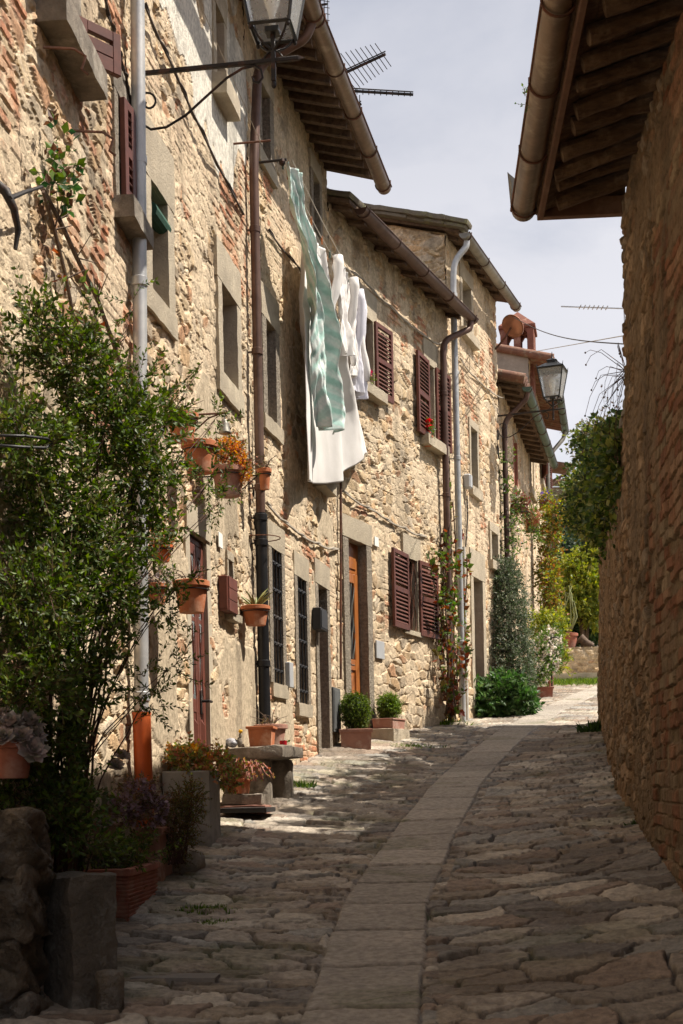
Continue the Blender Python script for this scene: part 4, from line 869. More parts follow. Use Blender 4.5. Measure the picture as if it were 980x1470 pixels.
mb = MB(); b_ = WR.p(WR.L+.01, ov+.165, 5.70); mb.add([b_, b_+WR.Nn*.015+WR.Z*.27, b_-WR.D*.10+WR.Z*.16, b_+WR.D*.006, b_+WR.Nn*.015+WR.Z*.27+WR.D*.006, b_-WR.D*.10+WR.Z*.16+WR.D*.006+WR.Nn*.004], [(0, 1, 2), (5, 4, 3), (0, 3, 4, 1), (1, 4, 5, 2), (2, 5, 3, 0)]); mb.add([b_+WR.Nn*.02+WR.Z*.27, b_+WR.Z*.0, b_-WR.Nn*.12+WR.Z*.14, b_+WR.Nn*.02+WR.Z*.27+WR.D*.006, b_+WR.D*.006, b_-WR.Nn*.12+WR.Z*.14+WR.D*.006], [(0, 1, 2), (5, 4, 3), (0, 3, 4, 1), (1, 4, 5, 2), (2, 5, 3, 0)]); part('gutter_end_plate', mb, M_GUTZ, g_)
# garden wall beyond the house
WV = W((2.09, 9.86), (3.56, 18.9), side=-1)
gw_ = thing('garden_wall', 'high brown rubble garden wall running on from the shaded house, topped with ivy', 'wall', (2.9, 14.4, 1.8))
zt = lambda u: 4.35+.045*u
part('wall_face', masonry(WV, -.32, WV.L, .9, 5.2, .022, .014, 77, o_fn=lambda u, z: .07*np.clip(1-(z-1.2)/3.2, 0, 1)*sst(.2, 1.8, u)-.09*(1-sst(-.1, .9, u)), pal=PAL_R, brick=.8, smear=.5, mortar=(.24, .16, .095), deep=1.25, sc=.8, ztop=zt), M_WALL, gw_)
mb = MB(); mb.hexa([WV.p(0, -.5, .8), WV.p(WV.L-.001, -.5, .8), WV.p(WV.L-.001, -.10, .8), WV.p(0, -.10, .8), WV.p(0, -.5, zt(0)-.01), WV.p(WV.L-.001, -.5, zt(WV.L)-.01), WV.p(WV.L-.001, -.10, zt(WV.L)-.01), WV.p(0, -.10, zt(0)-.01)]); part('wall_core', mb, M_OLDSTONE, gw_)
mb = MB(); r_ = random.Random(2); u = 0
while u < WV.L-.1: L = min(r_.uniform(.2, .45), WV.L-u); mb.rock(WV.p(u+L/2, -.25, zt(u)+.03), WV.D, WV.Nn, WV.Z, L/2, .27, .05, r_.randint(0, 99), .02, 5, .5); u += L
part('coping', mb, M_OLDSTONE, gw_, auto=50)
#@@P3A
# ================================================================== lamps
def lamp(label):
    t = thing('wall_lamp', label, 'street lamp', (0, 0, 0), 'lantern lamps on wrought iron wall brackets')
    X, Y_, Z_ = np.eye(3); O = np.zeros(3); lx = .90
    mb = MB(); mb.box(O, X, Y_, Z_, -.01, 1.06, -.013, .013, -.013, .013, .003); mb.add([(1.06, -.013, -.013), (1.06, .013, -.013), (1.06, .013, .013), (1.06, -.013, .013), (1.10, 0, 0)], [(0, 1, 4), (1, 2, 4), (2, 3, 4), (3, 0, 4)])
    mb.box(O, X, Y_, Z_, -.02, -.002, -.02, .02, -.62, .14, .003)
    c = [(.0, 0, -.22), (.03, 0, -.31), (.10, 0, -.36), (.2, 0, -.355), (.33, 0, -.29), (.47, 0, -.18), (.60, 0, -.08), (.70, 0, -.03), (.78, 0, -.02), (.82, 0, -.05), (.83, 0, -.10), (.80, 0, -.13), (.77, 0, -.12), (.765, 0, -.09), (.785, 0, -.08)]
    mb.tube([np.array(p) for p in c], .008, 6)
    sp = [np.array([.085+(.075-.0042*k)*math.cos(2.6-k*.42), 0, -.19+(.075-.0042*k)*math.sin(2.6-k*.42)]) for k in range(16)]
    mb.tube(sp, .007, 6); part('bracket', mb, M_IRON, t, auto=40)
    mb = MB(); mb.box(O+X*lx, X, Y_, Z_, -.014, .014, -.014, .014, -.13, .17, .003)
    for k in range(4):
        a = math.pi/4+k*math.pi/2; d = np.array([math.cos(a), math.sin(a), 0])
        mb.tube([O+X*lx+Z_*.06, O+X*lx+Z_*.09+d*.07, O+X*lx+Z_*.14+d*.13, O+X*lx+Z_*.19+d*.165], .008, 6); mb.blob(O+X*lx+d*.168+Z_*.165, .014, .014, .02, n=5, amp=0)
    for sx in (-1, 1): mb.tube([O+X*(lx+sx*.06)+Z_*.02, O+X*(lx+sx*.035)+Z_*.05, O+X*lx+Z_*.07], .006, 5)
    mb.blob(O+X*lx-Z_*.15, .017, .017, .025, n=6, amp=0); part('lamp_support', mb, M_IRON, t, auto=40)
    z0, z1, a0, a1 = .18, .63, .125, .20; c0 = O+X*lx
    mb = MB(); q = [(1, 1), (-1, 1), (-1, -1), (1, -1)]
    for i in range(4):
        A0 = c0+np.array([q[i][0]*a0, q[i][1]*a0, z0]); A1 = c0+np.array([q[i][0]*a1, q[i][1]*a1, z1]); j = (i+1) % 4
        B0 = c0+np.array([q[j][0]*a0, q[j][1]*a0, z0]); B1 = c0+np.array([q[j][0]*a1, q[j][1]*a1, z1])
        mb.tube([A0, A1], .011, 4); mb.tube([A0, B0], .013, 4); mb.tube([A1, B1], .013, 4)
        mb.tube([A1, A1+np.array([q[i][0]*.012, q[i][1]*.012, .07])], [.010, .002], 4)
    mb.box(c0, X, Y_, Z_, -.045, .045, -.045, .045, z0-.015, z0+.02, .003)
    f_ = part('lantern_frame', mb, M_LAMPMETAL, t)
    for i in range(4):
        j = (i+1) % 4; g = MB(); s0 = .985
        P_ = [np.array([q[i][0]*a0*s0, q[i][1]*a0*s0, z0]), np.array([q[j][0]*a0*s0, q[j][1]*a0*s0, z0]), np.array([q[j][0]*a1*s0, q[j][1]*a1*s0, z1]), np.array([q[i][0]*a1*s0, q[i][1]*a1*s0, z1])]
        g.add([c0+p for p in P_], [(0, 1, 2, 3)]); part('glass_pane', g, M_GLASS, f_)
    mb = MB(); k = .20; zr = z1+.012
    prof = [(k+.015, zr), (k*.55, zr+.075), (k*.33, zr+.10), (k*.33, zr+.13), (k*.42, zr+.135), (k*.1, zr+.17)]
    V = []; 
    for (r_, z_) in prof: V += [c0+np.array([q[i][0]*r_, q[i][1]*r_, z_]) for i in range(4)]
    mb.add(V, [(n*4+i, n*4+(i+1) % 4, n*4+4+(i+1) % 4, n*4+4+i) for n in range(len(prof)-1) for i in range(4)]+[(3, 2, 1, 0), (20, 21, 22, 23)])
    mb.lathe(c0+Z_*(zr+.165), [(.012, 0), (.02, .015), (.012, .03), (.007, .05), (.012, .065), (.001, .12)], 10); part('lantern_roof', mb, M_LAMPMETAL, t, auto=40)
    mb = MB(); mb.lathe(c0+Z_*(z0+.02), [(.02, 0), (.02, .08), (.026, .10), (.05, .17), (.055, .24), (.045, .29), (.001, .33)], 14); part('bulb', mb, mat('milky_bulb', (.85, .85, .82), (.8, .8, .78), rough=.3, bump=0), t, smooth=True)
    return t
def copy_tree(o, parent=None):
    c = o.copy(); COL.objects.link(c); c.parent = parent; BASE[c.name] = BASE.get(o.name, np.zeros(3))
    for ch in list(o.children): copy_tree(ch, c)
    return c
L1 = lamp('big glass lantern overhead, cut by the top edge, on its bracket beside the zinc downpipe')
L2 = copy_tree(L1); L2['label'] = 'small distant glass lantern on a scrolled bracket under the satellite dish'
b_ = WB.pt(193, 107, .02); L1.location = b_; L1.rotation_euler = (0, 0, math.atan2(WB.n[1]+.0, WB.n[0]))
b_ = WE.p(WE.L-.06, .02, WE.hit(704, 589)[1]); L2.location = b_; L2.rotation_euler = (0, 0, math.atan2(WE.n[1], WE.n[0]))
# ================================================================== laundry
LP0 = WC.pt(405, 233, .27); LP1 = WD.pt(503, 412, .25); LD = (LP1-LP0); LL = np.linalg.norm(LD); LD = LD/LL; LN = unit(np.cross(LD, [0, 0, 1.]))
def cloth(name, rows, m, label, cat, group, amp=.05, seed=0, folds=5, off=0, colf=None, thick=True, hem=.05, pinch=1.0, skew=0):
    """rows: (drop, s_left, s_right) along the line"""
    nt_, ns = 110, 90; T = np.linspace(0, rows[-1][0], nt_); rw = np.array(rows)
    sl = np.interp(T, rw[:, 0], rw[:, 1]); sr = np.interp(T, rw[:, 0], rw[:, 2]); k = np.ones(5)/5
    sl = np.convolve(np.pad(sl, 2, 'edge'), k, 'valid'); sr = np.convolve(np.pad(sr, 2, 'edge'), k, 'valid')
    a = np.linspace(0, 1, ns); A, TT = np.meshgrid(a, T); SL = sl[:, None]+(sr-sl)[:, None]*A
    ph = folds*2*math.pi*A+.9*np.sin(TT*1.7+seed)+1.5*(fbm(A*2+seed, TT*.6, seed, 2)-.5)*4
    am = amp*(.35+.65*sst(0, 1.0, TT))*(1.0+.5*np.sin(A*9+seed))
    o = am*np.sin(ph)+am*.4*np.sin(ph*2.3+TT*2)+(.022*(fbm(A*6, TT*2.2, seed+4, 3)-.5)*2+.012*(fbm(A*22+TT*3, TT*7, seed+6, 3)-.5)*2)*pinch
    hemz = hem*np.sin(A*3.1*folds*.6+seed)+(1-A)*skew
    sag = .05*np.sin(np.pi*np.clip(SL/LL, 0, 1)); z = -TT-(hemz*sst(rows[-1][0]*.8, rows[-1][0], TT))-sag
    P = LP0[None, None]+LD[None, None]*SL[..., None]+LN[None, None]*(o+off)[..., None]; P[..., 2] += z
    V = P.reshape(-1, 3); idx = np.arange(nt_*ns).reshape(nt_, ns); q = np.stack([idx[:-1, :-1], idx[:-1, 1:], idx[1:, 1:], idx[1:, :-1]], -1).reshape(-1, 4)
    c = None
    if colf: c = colf(A.ravel(), TT.ravel())
    o_ = solo(name, (V, q, c), m, label, cat, P.mean((0, 1)), group, smooth=True)
    sm = o_.modifiers.new('solid', 'SOLIDIFY'); sm.thickness = .003; return o_
def stripes(A, T):
    w_ = np.abs(np.mod((T*6.5+1.6*np.sin(A*5)+1.6*fbm(A*3, T*1.2, 7, 2)), 1)-.5)*2
    w2 = np.abs(np.mod((T*19+4.8*np.sin(A*5)), 1)-.5)*2
    k = np.clip(sst(.50, .62, w_)*.8, 0, 1); k = np.maximum(k, .3*sst(.6, .7, w2))
    base = np.array([.78, .83, .81]); g = np.array([.38, .64, .57]); g2 = np.array([.50, .73, .68])
    return base[None]*(1-k[:, None])+np.where((np.mod(np.floor(T*6.5), 2) > 0)[:, None], g[None], g2[None])*k[:, None]
GL = 'laundry pegged to the line along the wall'
u_ = LL/97.
cloth('bed_sheet', [(0, .0, .3), (.3, .05, .6), (.55, .3, .9), (.75, .62, 1.25), (1.0, .85, 1.5), (1.3, .9, 1.65), (1.6, .95, 1.85), (1.86, 1.1, 1.9), (2.0, 1.25, 1.8)], M_CLOTHC, 'mint green and white striped sheet hung bunched on the washing line', 'laundry', GL, amp=.085, folds=1.7, seed=2, colf=stripes, hem=.03, off=.06, pinch=2.5)
cloth('bed_sheet', [(0, 1.0, 2.1), (.5, 1.0, 2.5), (1.1, .95, 3.1), (1.5, .9, 3.7), (1.75, .88, 4.0)], M_WHITE, 'long plain white sheet draped behind the striped one on the line', 'laundry', GL, amp=.075, folds=2.6, seed=5, hem=.10, off=-.06, skew=1.0)
def shirt(s0, s1, ln, m, label, seed):
    t = cloth('shirt', [(0, s0+.12, s1-.12), (.12, s0, s1), (.3, s0+.02, s1-.02), (ln, s0+.06, s1-.04)], m, label, 'laundry', GL, amp=.05, folds=1.7, seed=seed, hem=.05, off=.02+.02*(seed % 2), pinch=2)
    for sg, s_ in ((-1, s0+.08), (1, s1-.08)):
        c0 = LP0+LD*s_+LN*(.05+.02*sg)+np.array([0, 0, -.06]); mb = MB(); pts = []; rs = []
        for i in range(9): a = i/8; pts.append(c0+LD*sg*(.06+.07*a)+LN*.05*math.sin(a*4+seed)+np.array([0, 0, -ln*.85*a])); rs.append(.055-.02*a+.008*math.sin(a*17))
        mb.tube(pts, rs, 10); part('sleeve', mb, m, t, smooth=True)
    return t
shirt(2.15, 2.85, .95, M_WHITE, 'crumpled white shirt hanging next to the long white sheet', 1)
shirt(2.95, 3.5, 1.1, M_WHITE, 'thin white shirt hanging by its hem between two others', 4)
shirt(3.55, 4.0 if LL > 4.1 else LL-.02, 1.15, M_GREYW, 'lilac grey shirt hanging last on the line near the window', 7)
t = thing('washing_line', 'double washing line with small iron arms running along the wall above the street', 'washing line', LP0)
mb = MB(); sg_ = lambda o: [LP0+LD*LL*a+LN*o+np.array([0, 0, -.05*math.sin(math.pi*a)+.012]) for a in np.linspace(0, 1, 14)]
mb.tube(sg_(0), .004, 5); part('line', mb, M_PALECABLE, t)
mb = MB(); mb.tube(sg_(.09), .004, 5); part('line', mb, M_PALECABLE, t)
mb = MB(); mb.tube([LP0-WC.Nn*.3+LD*.0+WC.Z*.02, LP0+WC.Nn*.04+WC.Z*.02], .012, 6); mb.blob(LP0+WC.Z*.0, .03, .03, .035, n=6, amp=0); part('line_arm', mb, M_IRON, t)
mb = MB(); mb.tube([LP1-WD.Nn*.27+WD.Z*.02, LP1+WD.Nn*.1+WD.Z*.02], .012, 6); part('line_arm', mb, M_IRON, t)
for i_, s_ in enumerate((.02, .22, .42, .8, 1.2, 1.7, 2.1, 2.3, 2.7, 3.1, 3.4)):
    c_ = LP0+LD*s_+np.array([0, 0, -.05*math.sin(math.pi*s_/LL)]); mb = MB(); mb.box(c_, LD, LN, np.array([0, 0, 1.]), -.006, .006, -.009, .009, -.055, .03, .002); part('peg', mb, M_OAK if i_ % 3 else M_GREENGUT, t)
# second, higher line across the frame top
t = thing('washing_line', 'thin empty line running down from the high plaster window past the brown pipe', 'washing line', WB.pt(276, 0, .2))
mb = MB()
for k in (0, .05): mb.tube([WB.pt(280, -10, .30+k), WC.pt(374, 205, .30+k)], .003, 4)
part('line', mb, M_PALECABLE, t); mb = MB(); A_ = WC.pt(352, 207, .0); mb.tube([WB.pt(332, 207, .0), WB.pt(332, 207, .0)+WB.Nn*.34], .009, 6); part('line_arm', mb, M_RUST, t)
# ================================================================== cables, antennas
def cable(w, pts, r, m, label, seed=0, twist=True, off=.035):
    r_ = random.Random(seed); P = []
    for (a, b) in zip(pts[:-1], pts[1:]):
        for i in range(8): k = i/8; P.append(w.pt(a[0]+(b[0]-a[0])*k, a[1]+(b[1]-a[1])*k+3*math.sin(math.pi*k), off+r_.uniform(0, .012)))
    P.append(w.pt(*pts[-1], off)); mb = MB(); mb.tube(P, r, 5)
    if twist: mb.tube([p+w.Z*(.013*math.sin(i*1.2))+w.Nn*.012*math.cos(i*1.2)+w.Z*.006 for i, p in enumerate(P)], r*.8, 5)
    return solo('cable', mb, m, label, 'cable', P[0])
cable(WB, [(207, 6), (250, 100), (290, 190), (350, 308)], .009, M_CABLE, 'dark cable slanting down the brick wall behind the big lantern bracket', 1)
cable(WA, [(150, -5), (168, 60), (181, 110), (190, 158)], .009, M_CABLE, 'dark cable running down beside the zinc downpipe near the shuttered window', 2)
cable(WC, [(385, 330), (430, 385), (450, 425)], .008, M_CABLE, 'cable on the wall sloping down behind the striped laundry', 3)
cable(WC, [(382, 722), (420, 758), (455, 780), (486, 788)], .012, M_PALECABLE, 'pale twisted cable looping from the cast iron pipe towards the wooden door', 4)
cable(WD, [(492, 705), (540, 735), (580, 758), (612, 770)], .012, M_PALECABLE, 'pale twisted cable sloping over the wooden door towards the louvred window', 5)
cable(WD, [(474, 365), (520, 400), (560, 440), (620, 490), (634, 492)], .010, M_PALECABLE, 'pale cable running under the gutter of the house with red shutters', 6)
cable(WE, [(660, 515), (690, 550), (722, 572)], .010, M_PALECABLE, 'pale cable crossing the wall below the drying rack', 7)
cable(WE, [(670, 712), (671, 740), (668, 785)], .012, M_CABLE, 'black cable dropping from the grey alarm box to the white conduit', 8, twist=False)
mb = MB(); A_ = WE.pt(738, 456, .4); B_ = at(896, 494, 12); mb.tube([A_+(B_-A_)*k+np.array([0, 0, -.10*math.sin(math.pi*k)]) for k in np.linspace(0, 1, 16)], .006, 5); solo('overhead_wire', mb, M_CABLE, 'overhead wire crossing the sky from the satellite dish to the right house', 'wire', A_)
mb = MB(); A_ = at(760, 506, 27); B_ = at(895, 482, 14); mb.tube([A_, B_], .005, 4); solo('overhead_wire', mb, M_PALECABLE, 'faint upper wire crossing the sky above the distant lantern', 'wire', A_)
mb = MB(); A_ = at(805, 440, 24); B_ = at(896, 443, 24); mb.tube([A_, B_], .012, 5)
for k in range(7): c_ = A_+(B_-A_)*(.3+.07*k); mb.tube([c_-np.array([0, .1, 0]), c_+np.array([0, .1, 0])], .009, 4)
mb.tube([A_+(B_-A_)*1.0, A_+(B_-A_)+np.array([.1, 0, -3.5])], .02, 6); solo('television_antenna', mb, mat('aluminium', (.6, .6, .6), metal=.7, rough=.4, bump=0), 'pale slim aerial poking out from behind the shaded house', 'antenna', B_+np.array([.1, 0, -3.5]))
GA = 'television aerials on the rafter-eaved roof'
def yagi(base, mast_top, A, B, n, el, label, m=None):
    t = thing('television_antenna', label, 'antenna', base, GA); m = m or M_IRON
    mb = MB(); mb.tube([base, mast_top], .018, 6); part('mast', mb, m, t)
    mb = MB(); mb.tube([A, B], .016, 5); mb.tube([A+np.array([0, 0, .03]), B+np.array([0, 0, .03])], .008, 4)
    ax = unit(np.cross(B-A, [0, 0, 1.]))+np.array([0, 0, .25])
    for i in range(n):
        c_ = A+(B-A)*(i+.5)/n; e = el*(1-.4*i/n); mb.tube([c_-ax*e, c_+ax*e], .005, 4)
    part('aerial', mb, m, t); return t
Y0 = 15.2
bs = WC.p(2.4, -1.2, 9.0)
A_, B_ = at(484, 110, Y0), at(553, 78, Y0-.3); yagi(bs+np.array([.1, .5, 0]), A_+np.array([0, 0, .05]), A_, B_, 11, .28, 'dark stubby aerial pointing up over the gutter against the sky')
A_, B_ = at(491, 130, Y0+.5), at(593, 136, Y0+.5); yagi(bs+np.array([.2, 1.0, 0]), A_, A_, B_, 12, .05, 'long thin aerial lying level over the gutter against the sky')
A_, B_ = at(497, 166, Y0+1), at(518, 149, Y0+1); yagi(bs+np.array([.2, 1.2, -.1]), A_, A_, B_, 5, .22, 'small short aerial peeping over the gutter below the other two')
t = thing('television_antenna', 'upright panel aerial with a wire grid near the lantern, cut by the top edge', 'antenna', WC.p(1.3, -.3, 8.7), GA)
mb = MB(); A_, B_ = at(459, 62, 14.0), at(456, -60, 14.0); mb.tube([A_-np.array([.0, 0, .35]), B_], .016, 6)
part('mast', mb, M_IRON, t); mb = MB()
for k in range(5): c_ = at(451+k*5, 65, 14.0); e_ = at(450+k*5, -10, 14.0); mb.tube([c_, e_], .004, 4)
for k in range(9): mb.tube([at(450, 62-k*9, 14.0), at(473, 66-k*9, 14.0)], .004, 4)
for k in range(3): mb.tube([at(457, 58-k*25, 14.0), at(469, 56-k*25, 13.95)], .012, 5)
part('aerial', mb, M_IRON, t)
t = thing('satellite_dish', 'copper coloured satellite dish on the corner of the narrow house', 'satellite dish', WE.p(WE.L, .1, 8.9))
c_ = at(734, 470, 22.3); ax = unit(np.array([.45, .45, .5])); ux = unit(np.cross(ax, [0, 0, 1.])); uy = np.cross(ax, ux); mb = MB(); V = []; nr, na = 6, 24
for s_ in (0, -.012):
    for i in range(nr+1):
        r_ = .23*i/nr
        for j in range(na): a = 2*math.pi*j/na; V.append(c_+.85*(ux*r_*math.cos(a)+uy*r_*math.sin(a))+ax*(.9*r_*r_+s_))
m_ = (nr+1)*na; f = []
for b in (0, m_):
    f += [(b+i*na+j, b+i*na+(j+1) % na, b+(i+1)*na+(j+1) % na, b+(i+1)*na+j) for i in range(nr) for j in range(na)]
f += [(nr*na+j, nr*na+(j+1) % na, m_+nr*na+(j+1) % na, m_+nr*na+j) for j in range(na)]
mb.add(V, f); part('dish', mb, mat('copper_paint', (.42, .20, .12), (.3, .14, .09), rough=.3, metal=.4, bump=.05), t, smooth=True)
mb = MB(); mb.tube([c_-ax*.02, c_-ax*.12-np.array([.04, 0, .10]), WE.p(WE.L-.05, .0, c_[2]-.30)], .016, 6); mb.tube([c_-uy*.2, c_+ax*.26], .008, 5); mb.blob(c_+ax*.27, .03, .03, .03, n=5, amp=0); part('dish_arm', mb, M_RUST, t)
# ================================================================== plants and pots
def fol(parent, clumps, n, tl, L, wr, pal, name='foliage', seed=0, m=None, twig=M_TWIG, **k):
    lv, tw = twigs(clumps, n, tl, L, wr, pal, seed=seed, **k)
    o = part(name, lv, m or M_LEAF, parent, cname='lc')
    if tw is not None: part('twigs', (tw[0], tw[1]), twig, parent)
    return o
def dots(parent, clumps, n, L, pal, name='flowers', seed=0, per=5, shell=.25, up=.4, wr=.8):
    r = np.random.default_rng(seed+500); cl = np.array(clumps, float); wt = np.prod(cl[:, 3:], 1)**.66; ci = r.choice(len(cl), n, p=wt/wt.sum())
    dv = unit(r.normal(size=(n, 3))+np.array([.2, -.1, up])); P = cl[ci, :3]+dv*cl[ci, 3:]*r.uniform(0, 1, (n, 1))**shell
    PP = []; DD = []
    for k in range(per): PP.append(P+r.normal(size=(n, 3))*L*.25); DD.append(dv*.6+r.normal(size=(n, 3))*.8)
    return part(name, leaves(np.concatenate(PP), np.concatenate(DD), L, wr, pal, seed=seed), M_PETAL, parent, cname='lc')
def cl(px, py, Y, rx, ry, rd=None):
    s_ = F/Y; p = at(px, py, Y); return (p[0], p[1], p[2], rx/s_, (rd if rd else rx/s_), ry/s_)
def leafy_stem(P, r, n, L, wr, pal, seed=0, m=M_TWIG):
    mb = MB(); mb.tube(P, r, 5); P = np.array(P); rr = np.random.default_rng(seed); t = rr.uniform(0, len(P)-1.001, n); i = t.astype(int); fr = (t-i)[:, None]
    Q = P[i]*(1-fr)+P[i+1]*fr; return mb, leaves(Q, rr.normal(size=(n, 3))+np.array([.3, -.3, .2]), L, wr, pal, seed=seed)
# -- the big myrtle-like bush at the left
bush = thing('bush', 'big dark green small-leaved bush sprawling over the planters at the left edge', 'bush', (-1.28, 6.5, .85))
BC = [cl(110, 520, 6.3, 75, 55, .22), cl(55, 640, 5.95, 60, 70, .22), cl(160, 610, 6.5, 90, 70, .26), cl(100, 740, 6.2, 100, 90, .28), cl(195, 680, 6.7, 80, 55, .22), cl(235, 600, 6.9, 30, 45, .14),
      cl(60, 860, 5.9, 75, 90, .26), cl(145, 830, 6.4, 70, 80, .26), cl(215, 760, 6.7, 40, 50, .14), cl(60, 980, 5.8, 65, 70, .24), cl(115, 950, 6.2, 55, 80, .22), cl(185, 880, 6.6, 25, 45, .12), cl(88, 1060, 6.1, 45, 70, .2), cl(90, 1170, 5.95, 50, 60, .2), cl(30, 1120, 5.8, 30, 60, .15), cl(100, 1140, 6.2, 34, 50, .14), cl(60, 470, 6.1, 45, 30, .14), cl(140, 1215, 6.4, 40, 16, .12)]
BC = [(c[0]-.02, c[1], c[2], c[3]*.72, c[4]*.8, c[5]*.86) for c in BC]
fol(bush, BC, 1850, .16, .034, .46, G_MYRT, seed=3, per=7, shell=.6, up=.3)
BC2 = [cl(285, 530, 7.1, 12, 22, .1), cl(200, 540, 6.8, 26, 30, .1), cl(300, 690, 7.2, 22, 40, .1), cl(315, 720, 7.3, 14, 20, .08), cl(235, 870, 6.9, 28, 30, .1), cl(215, 990, 6.8, 26, 40, .1), cl(190, 440, 6.6, 10, 25, .06), cl(250, 830, 7, 30, 20, .1), cl(310, 600, 7.2, 14, 20, .06), cl(240, 960, 7, 16, 20, .1)]
fol(bush, BC2, 130, .15, .028, .42, G_MYRT, seed=4, per=7, shell=.8, name='outer_foliage')
r_ = random.Random(5); tips = [np.array(c[:3])+np.array([r_.uniform(-.1, .1), r_.uniform(-.1, .1), r_.uniform(0, .25)]) for c in BC for _ in range(2)]+[np.array(c[:3]) for c in BC2 for _ in range(2)]
part('stem', stems((-1.30, 6.45, .95), tips, .008, 4, .10, 12, arch=2.2), M_TWIG, bush, smooth=True)
# -- climbing rose on wall A and its old iron bracket
rose = thing('climbing_rose', 'thin climbing rose with a clump of round leaves below the big window sill', 'climber', WA.p(9.3, .05, 2.0))
mb = MB(); st1 = [WA.pt(x, y, .06) for x, y in ((62, 275), (78, 330), (95, 400), (108, 470), (112, 560))]; mb.tube(st1, [.010]*5, 6)
st2 = [WA.pt(x, y, .05) for x, y in ((60, 270), (85, 315), (110, 370), (140, 430), (165, 500), (190, 580))]; mb.tube(st2, [.013]*6, 6)
r_ = random.Random(6)
for k in range(22):
    b = random.Random(k).choice(st2[1:]+st1[1:]); mb.tube([b, b+np.array([r_.uniform(-.02, .12), r_.uniform(-.1, .1), r_.uniform(.0, .14)])], [.005, .002], 4)
part('stem', mb, M_BARK, rose)
fol(rose, [(*WA.pt(82, 195, .1), .06, .12, .10), (*WA.pt(92, 228, .1), .07, .14, .09), (*WA.pt(75, 255, .1), .08, .16, .08), (*WA.pt(95, 275, .1), .06, .12, .06)], 34, .07, .050, .72, [(.03, .08, .03), (.05, .11, .035), (.10, .16, .03), (.10, .05, .03)], seed=9, per=2)
fol(rose, [(*WA.pt(90, 375, .08), .05, .12, .06), (*WA.pt(115, 420, .08), .05, .1, .05), (*WA.pt(125, 470, .08), .06, .12, .05)], 9, .06, .045, .75, G_RED, name='red_leaves', seed=10, per=2)
mb = MB(); mb.tube([WA.pt(-8, 262, .05), WA.pt(8, 275, .10), WA.pt(20, 300, .13), WA.pt(26, 330, .13), WA.pt(22, 358, .12)], [.022, .022, .018, .014, .009], 8); mb.tube([WA.pt(14, 285, .12), WA.pt(35, 276, .13), WA.pt(60, 268, .14)], [.012, .01, .007], 6)
solo('iron_hook', mb, M_IRON, 'curved black iron hook on the wall at the upper left edge', 'hook', WA.pt(8, 275, 0), auto=50)
mb = MB(); mb.tube([at(-8, 625, 5.6), at(35, 626, 5.7), at(68, 630, 5.8), at(75, 636, 5.85), at(66, 643, 5.8), at(35, 642, 5.7), at(-8, 639, 5.6)], .006, 8); solo('hose', mb, M_BOX, 'looped black hose poking in from the left edge over the bush', 'hose', at(-8, 625, 5.6), smooth=True)
# -- pots hung on the wall
GP = 'terracotta pots hung on the wall in iron rings'
def wallpot(w, px, py, rpx, hpx, label, off=.2, m=M_TERRA, plant=None, seed=0, name='hanging_pot', taper=.7):
    u_, z_ = w.hit(px, py+hpx/2, off); c_ = w.p(u_, off, z_); s_ = F/c_[1]; r = rpx/s_; h = hpx/s_
    t = thing(name, label, 'flower pot', c_, GP)
    part('pot', pot_mesh(c_, r, h, taper=taper), m, t, auto=35); part('soil', soil_disc(c_, r, h), M_SOIL, t)
    mb = MB(); cc = c_+w.Z*h*.72; rr = r*.95+.004; mb.tube([cc+np.array([rr*math.cos(a), rr*math.sin(a), 0]) for a in np.linspace(0, 2*math.pi, 22)], .005, 5)
    mb.tube([cc-w.Nn*rr, w.p(u_, 0.0, cc[2])], .006, 5); mb.tube([cc-w.Nn*rr, w.p(u_, 0.01, cc[2]-.12)], .005, 5); part('pot_ring', mb, M_IRON, t)
    top = c_+w.Z*h
    if plant: plant(t, top, r, seed)
    return t
def pl_dry(t, c, r, s):
    mb = MB(); rr = random.Random(s)
    for k in range(14):
        d = np.array([rr.uniform(-1, 1), rr.uniform(-1, 1), rr.uniform(.3, 1.2)]); d /= np.linalg.norm(d); L = rr.uniform(.08, .2)
        mb.tube([c-np.array([0, 0, .03]), c+d*L*.5+np.array([0, 0, .01]), c+d*L+np.array([rr.uniform(-.04, .04), 0, rr.uniform(-.06, .02)])], [.004, .003, .0015], 4)
    part('dry_stems', mb, M_BARK, t); fol(t, [(*c, r*1.0, r*1.0, .05)], 16, .06, .02, .5, G_DRY, seed=s, per=3)
def pl_flower(cols, gr, n=70, hh=.10, flow=260, L=.02, trail=None):
    def f(t, c, r, s):
        C_ = [(c[0], c[1], c[2]+hh*.5, r*1.15, r*1.15, hh)]
        if trail: C_.append((c[0]+r*.9, c[1]-r*.3, c[2]-.05, r*.5, r*.5, trail))
        fol(t, C_, n, .07, L, .55, gr, seed=s, per=4); dots(t, C_, flow, .017, cols, seed=s, per=4)
    return f
def pl_aloe(t, c, r, s):
    mb = MB(); rr = random.Random(s)
    for k in range(15):
        a = rr.uniform(0, 6.28); e = rr.uniform(.15, 1.0); L = rr.uniform(.12, .24); d = np.array([math.cos(a)*e, math.sin(a)*e, 1.0]); d /= np.linalg.norm(d); sd = unit(np.cross(d, [.1, .2, 1.])); P = []
        for q in (0, .35, .7, 1):
            p = c+np.array([0, 0, -.03])+d*L*q+np.array([math.cos(a), math.sin(a), -.5])*.06*q*q; P.append(p)
        mb.tube(P, [.011, .012, .008, .001], 5)
    part('aloe_leaves', mb, mat('aloe', (.20, .24, .09), (.30, .27, .10), rough=.45, scale=12, bump=0), t, auto=60)
wallpot(WB, 262, 614, 22, 40, 'plain terracotta pot highest on the wall beside the bush', seed=1, plant=pl_dry)
wallpot(WB, 287, 657, 25, 44, 'bare wide-rimmed terracotta pot left of the orange flowers', seed=2, taper=.75)
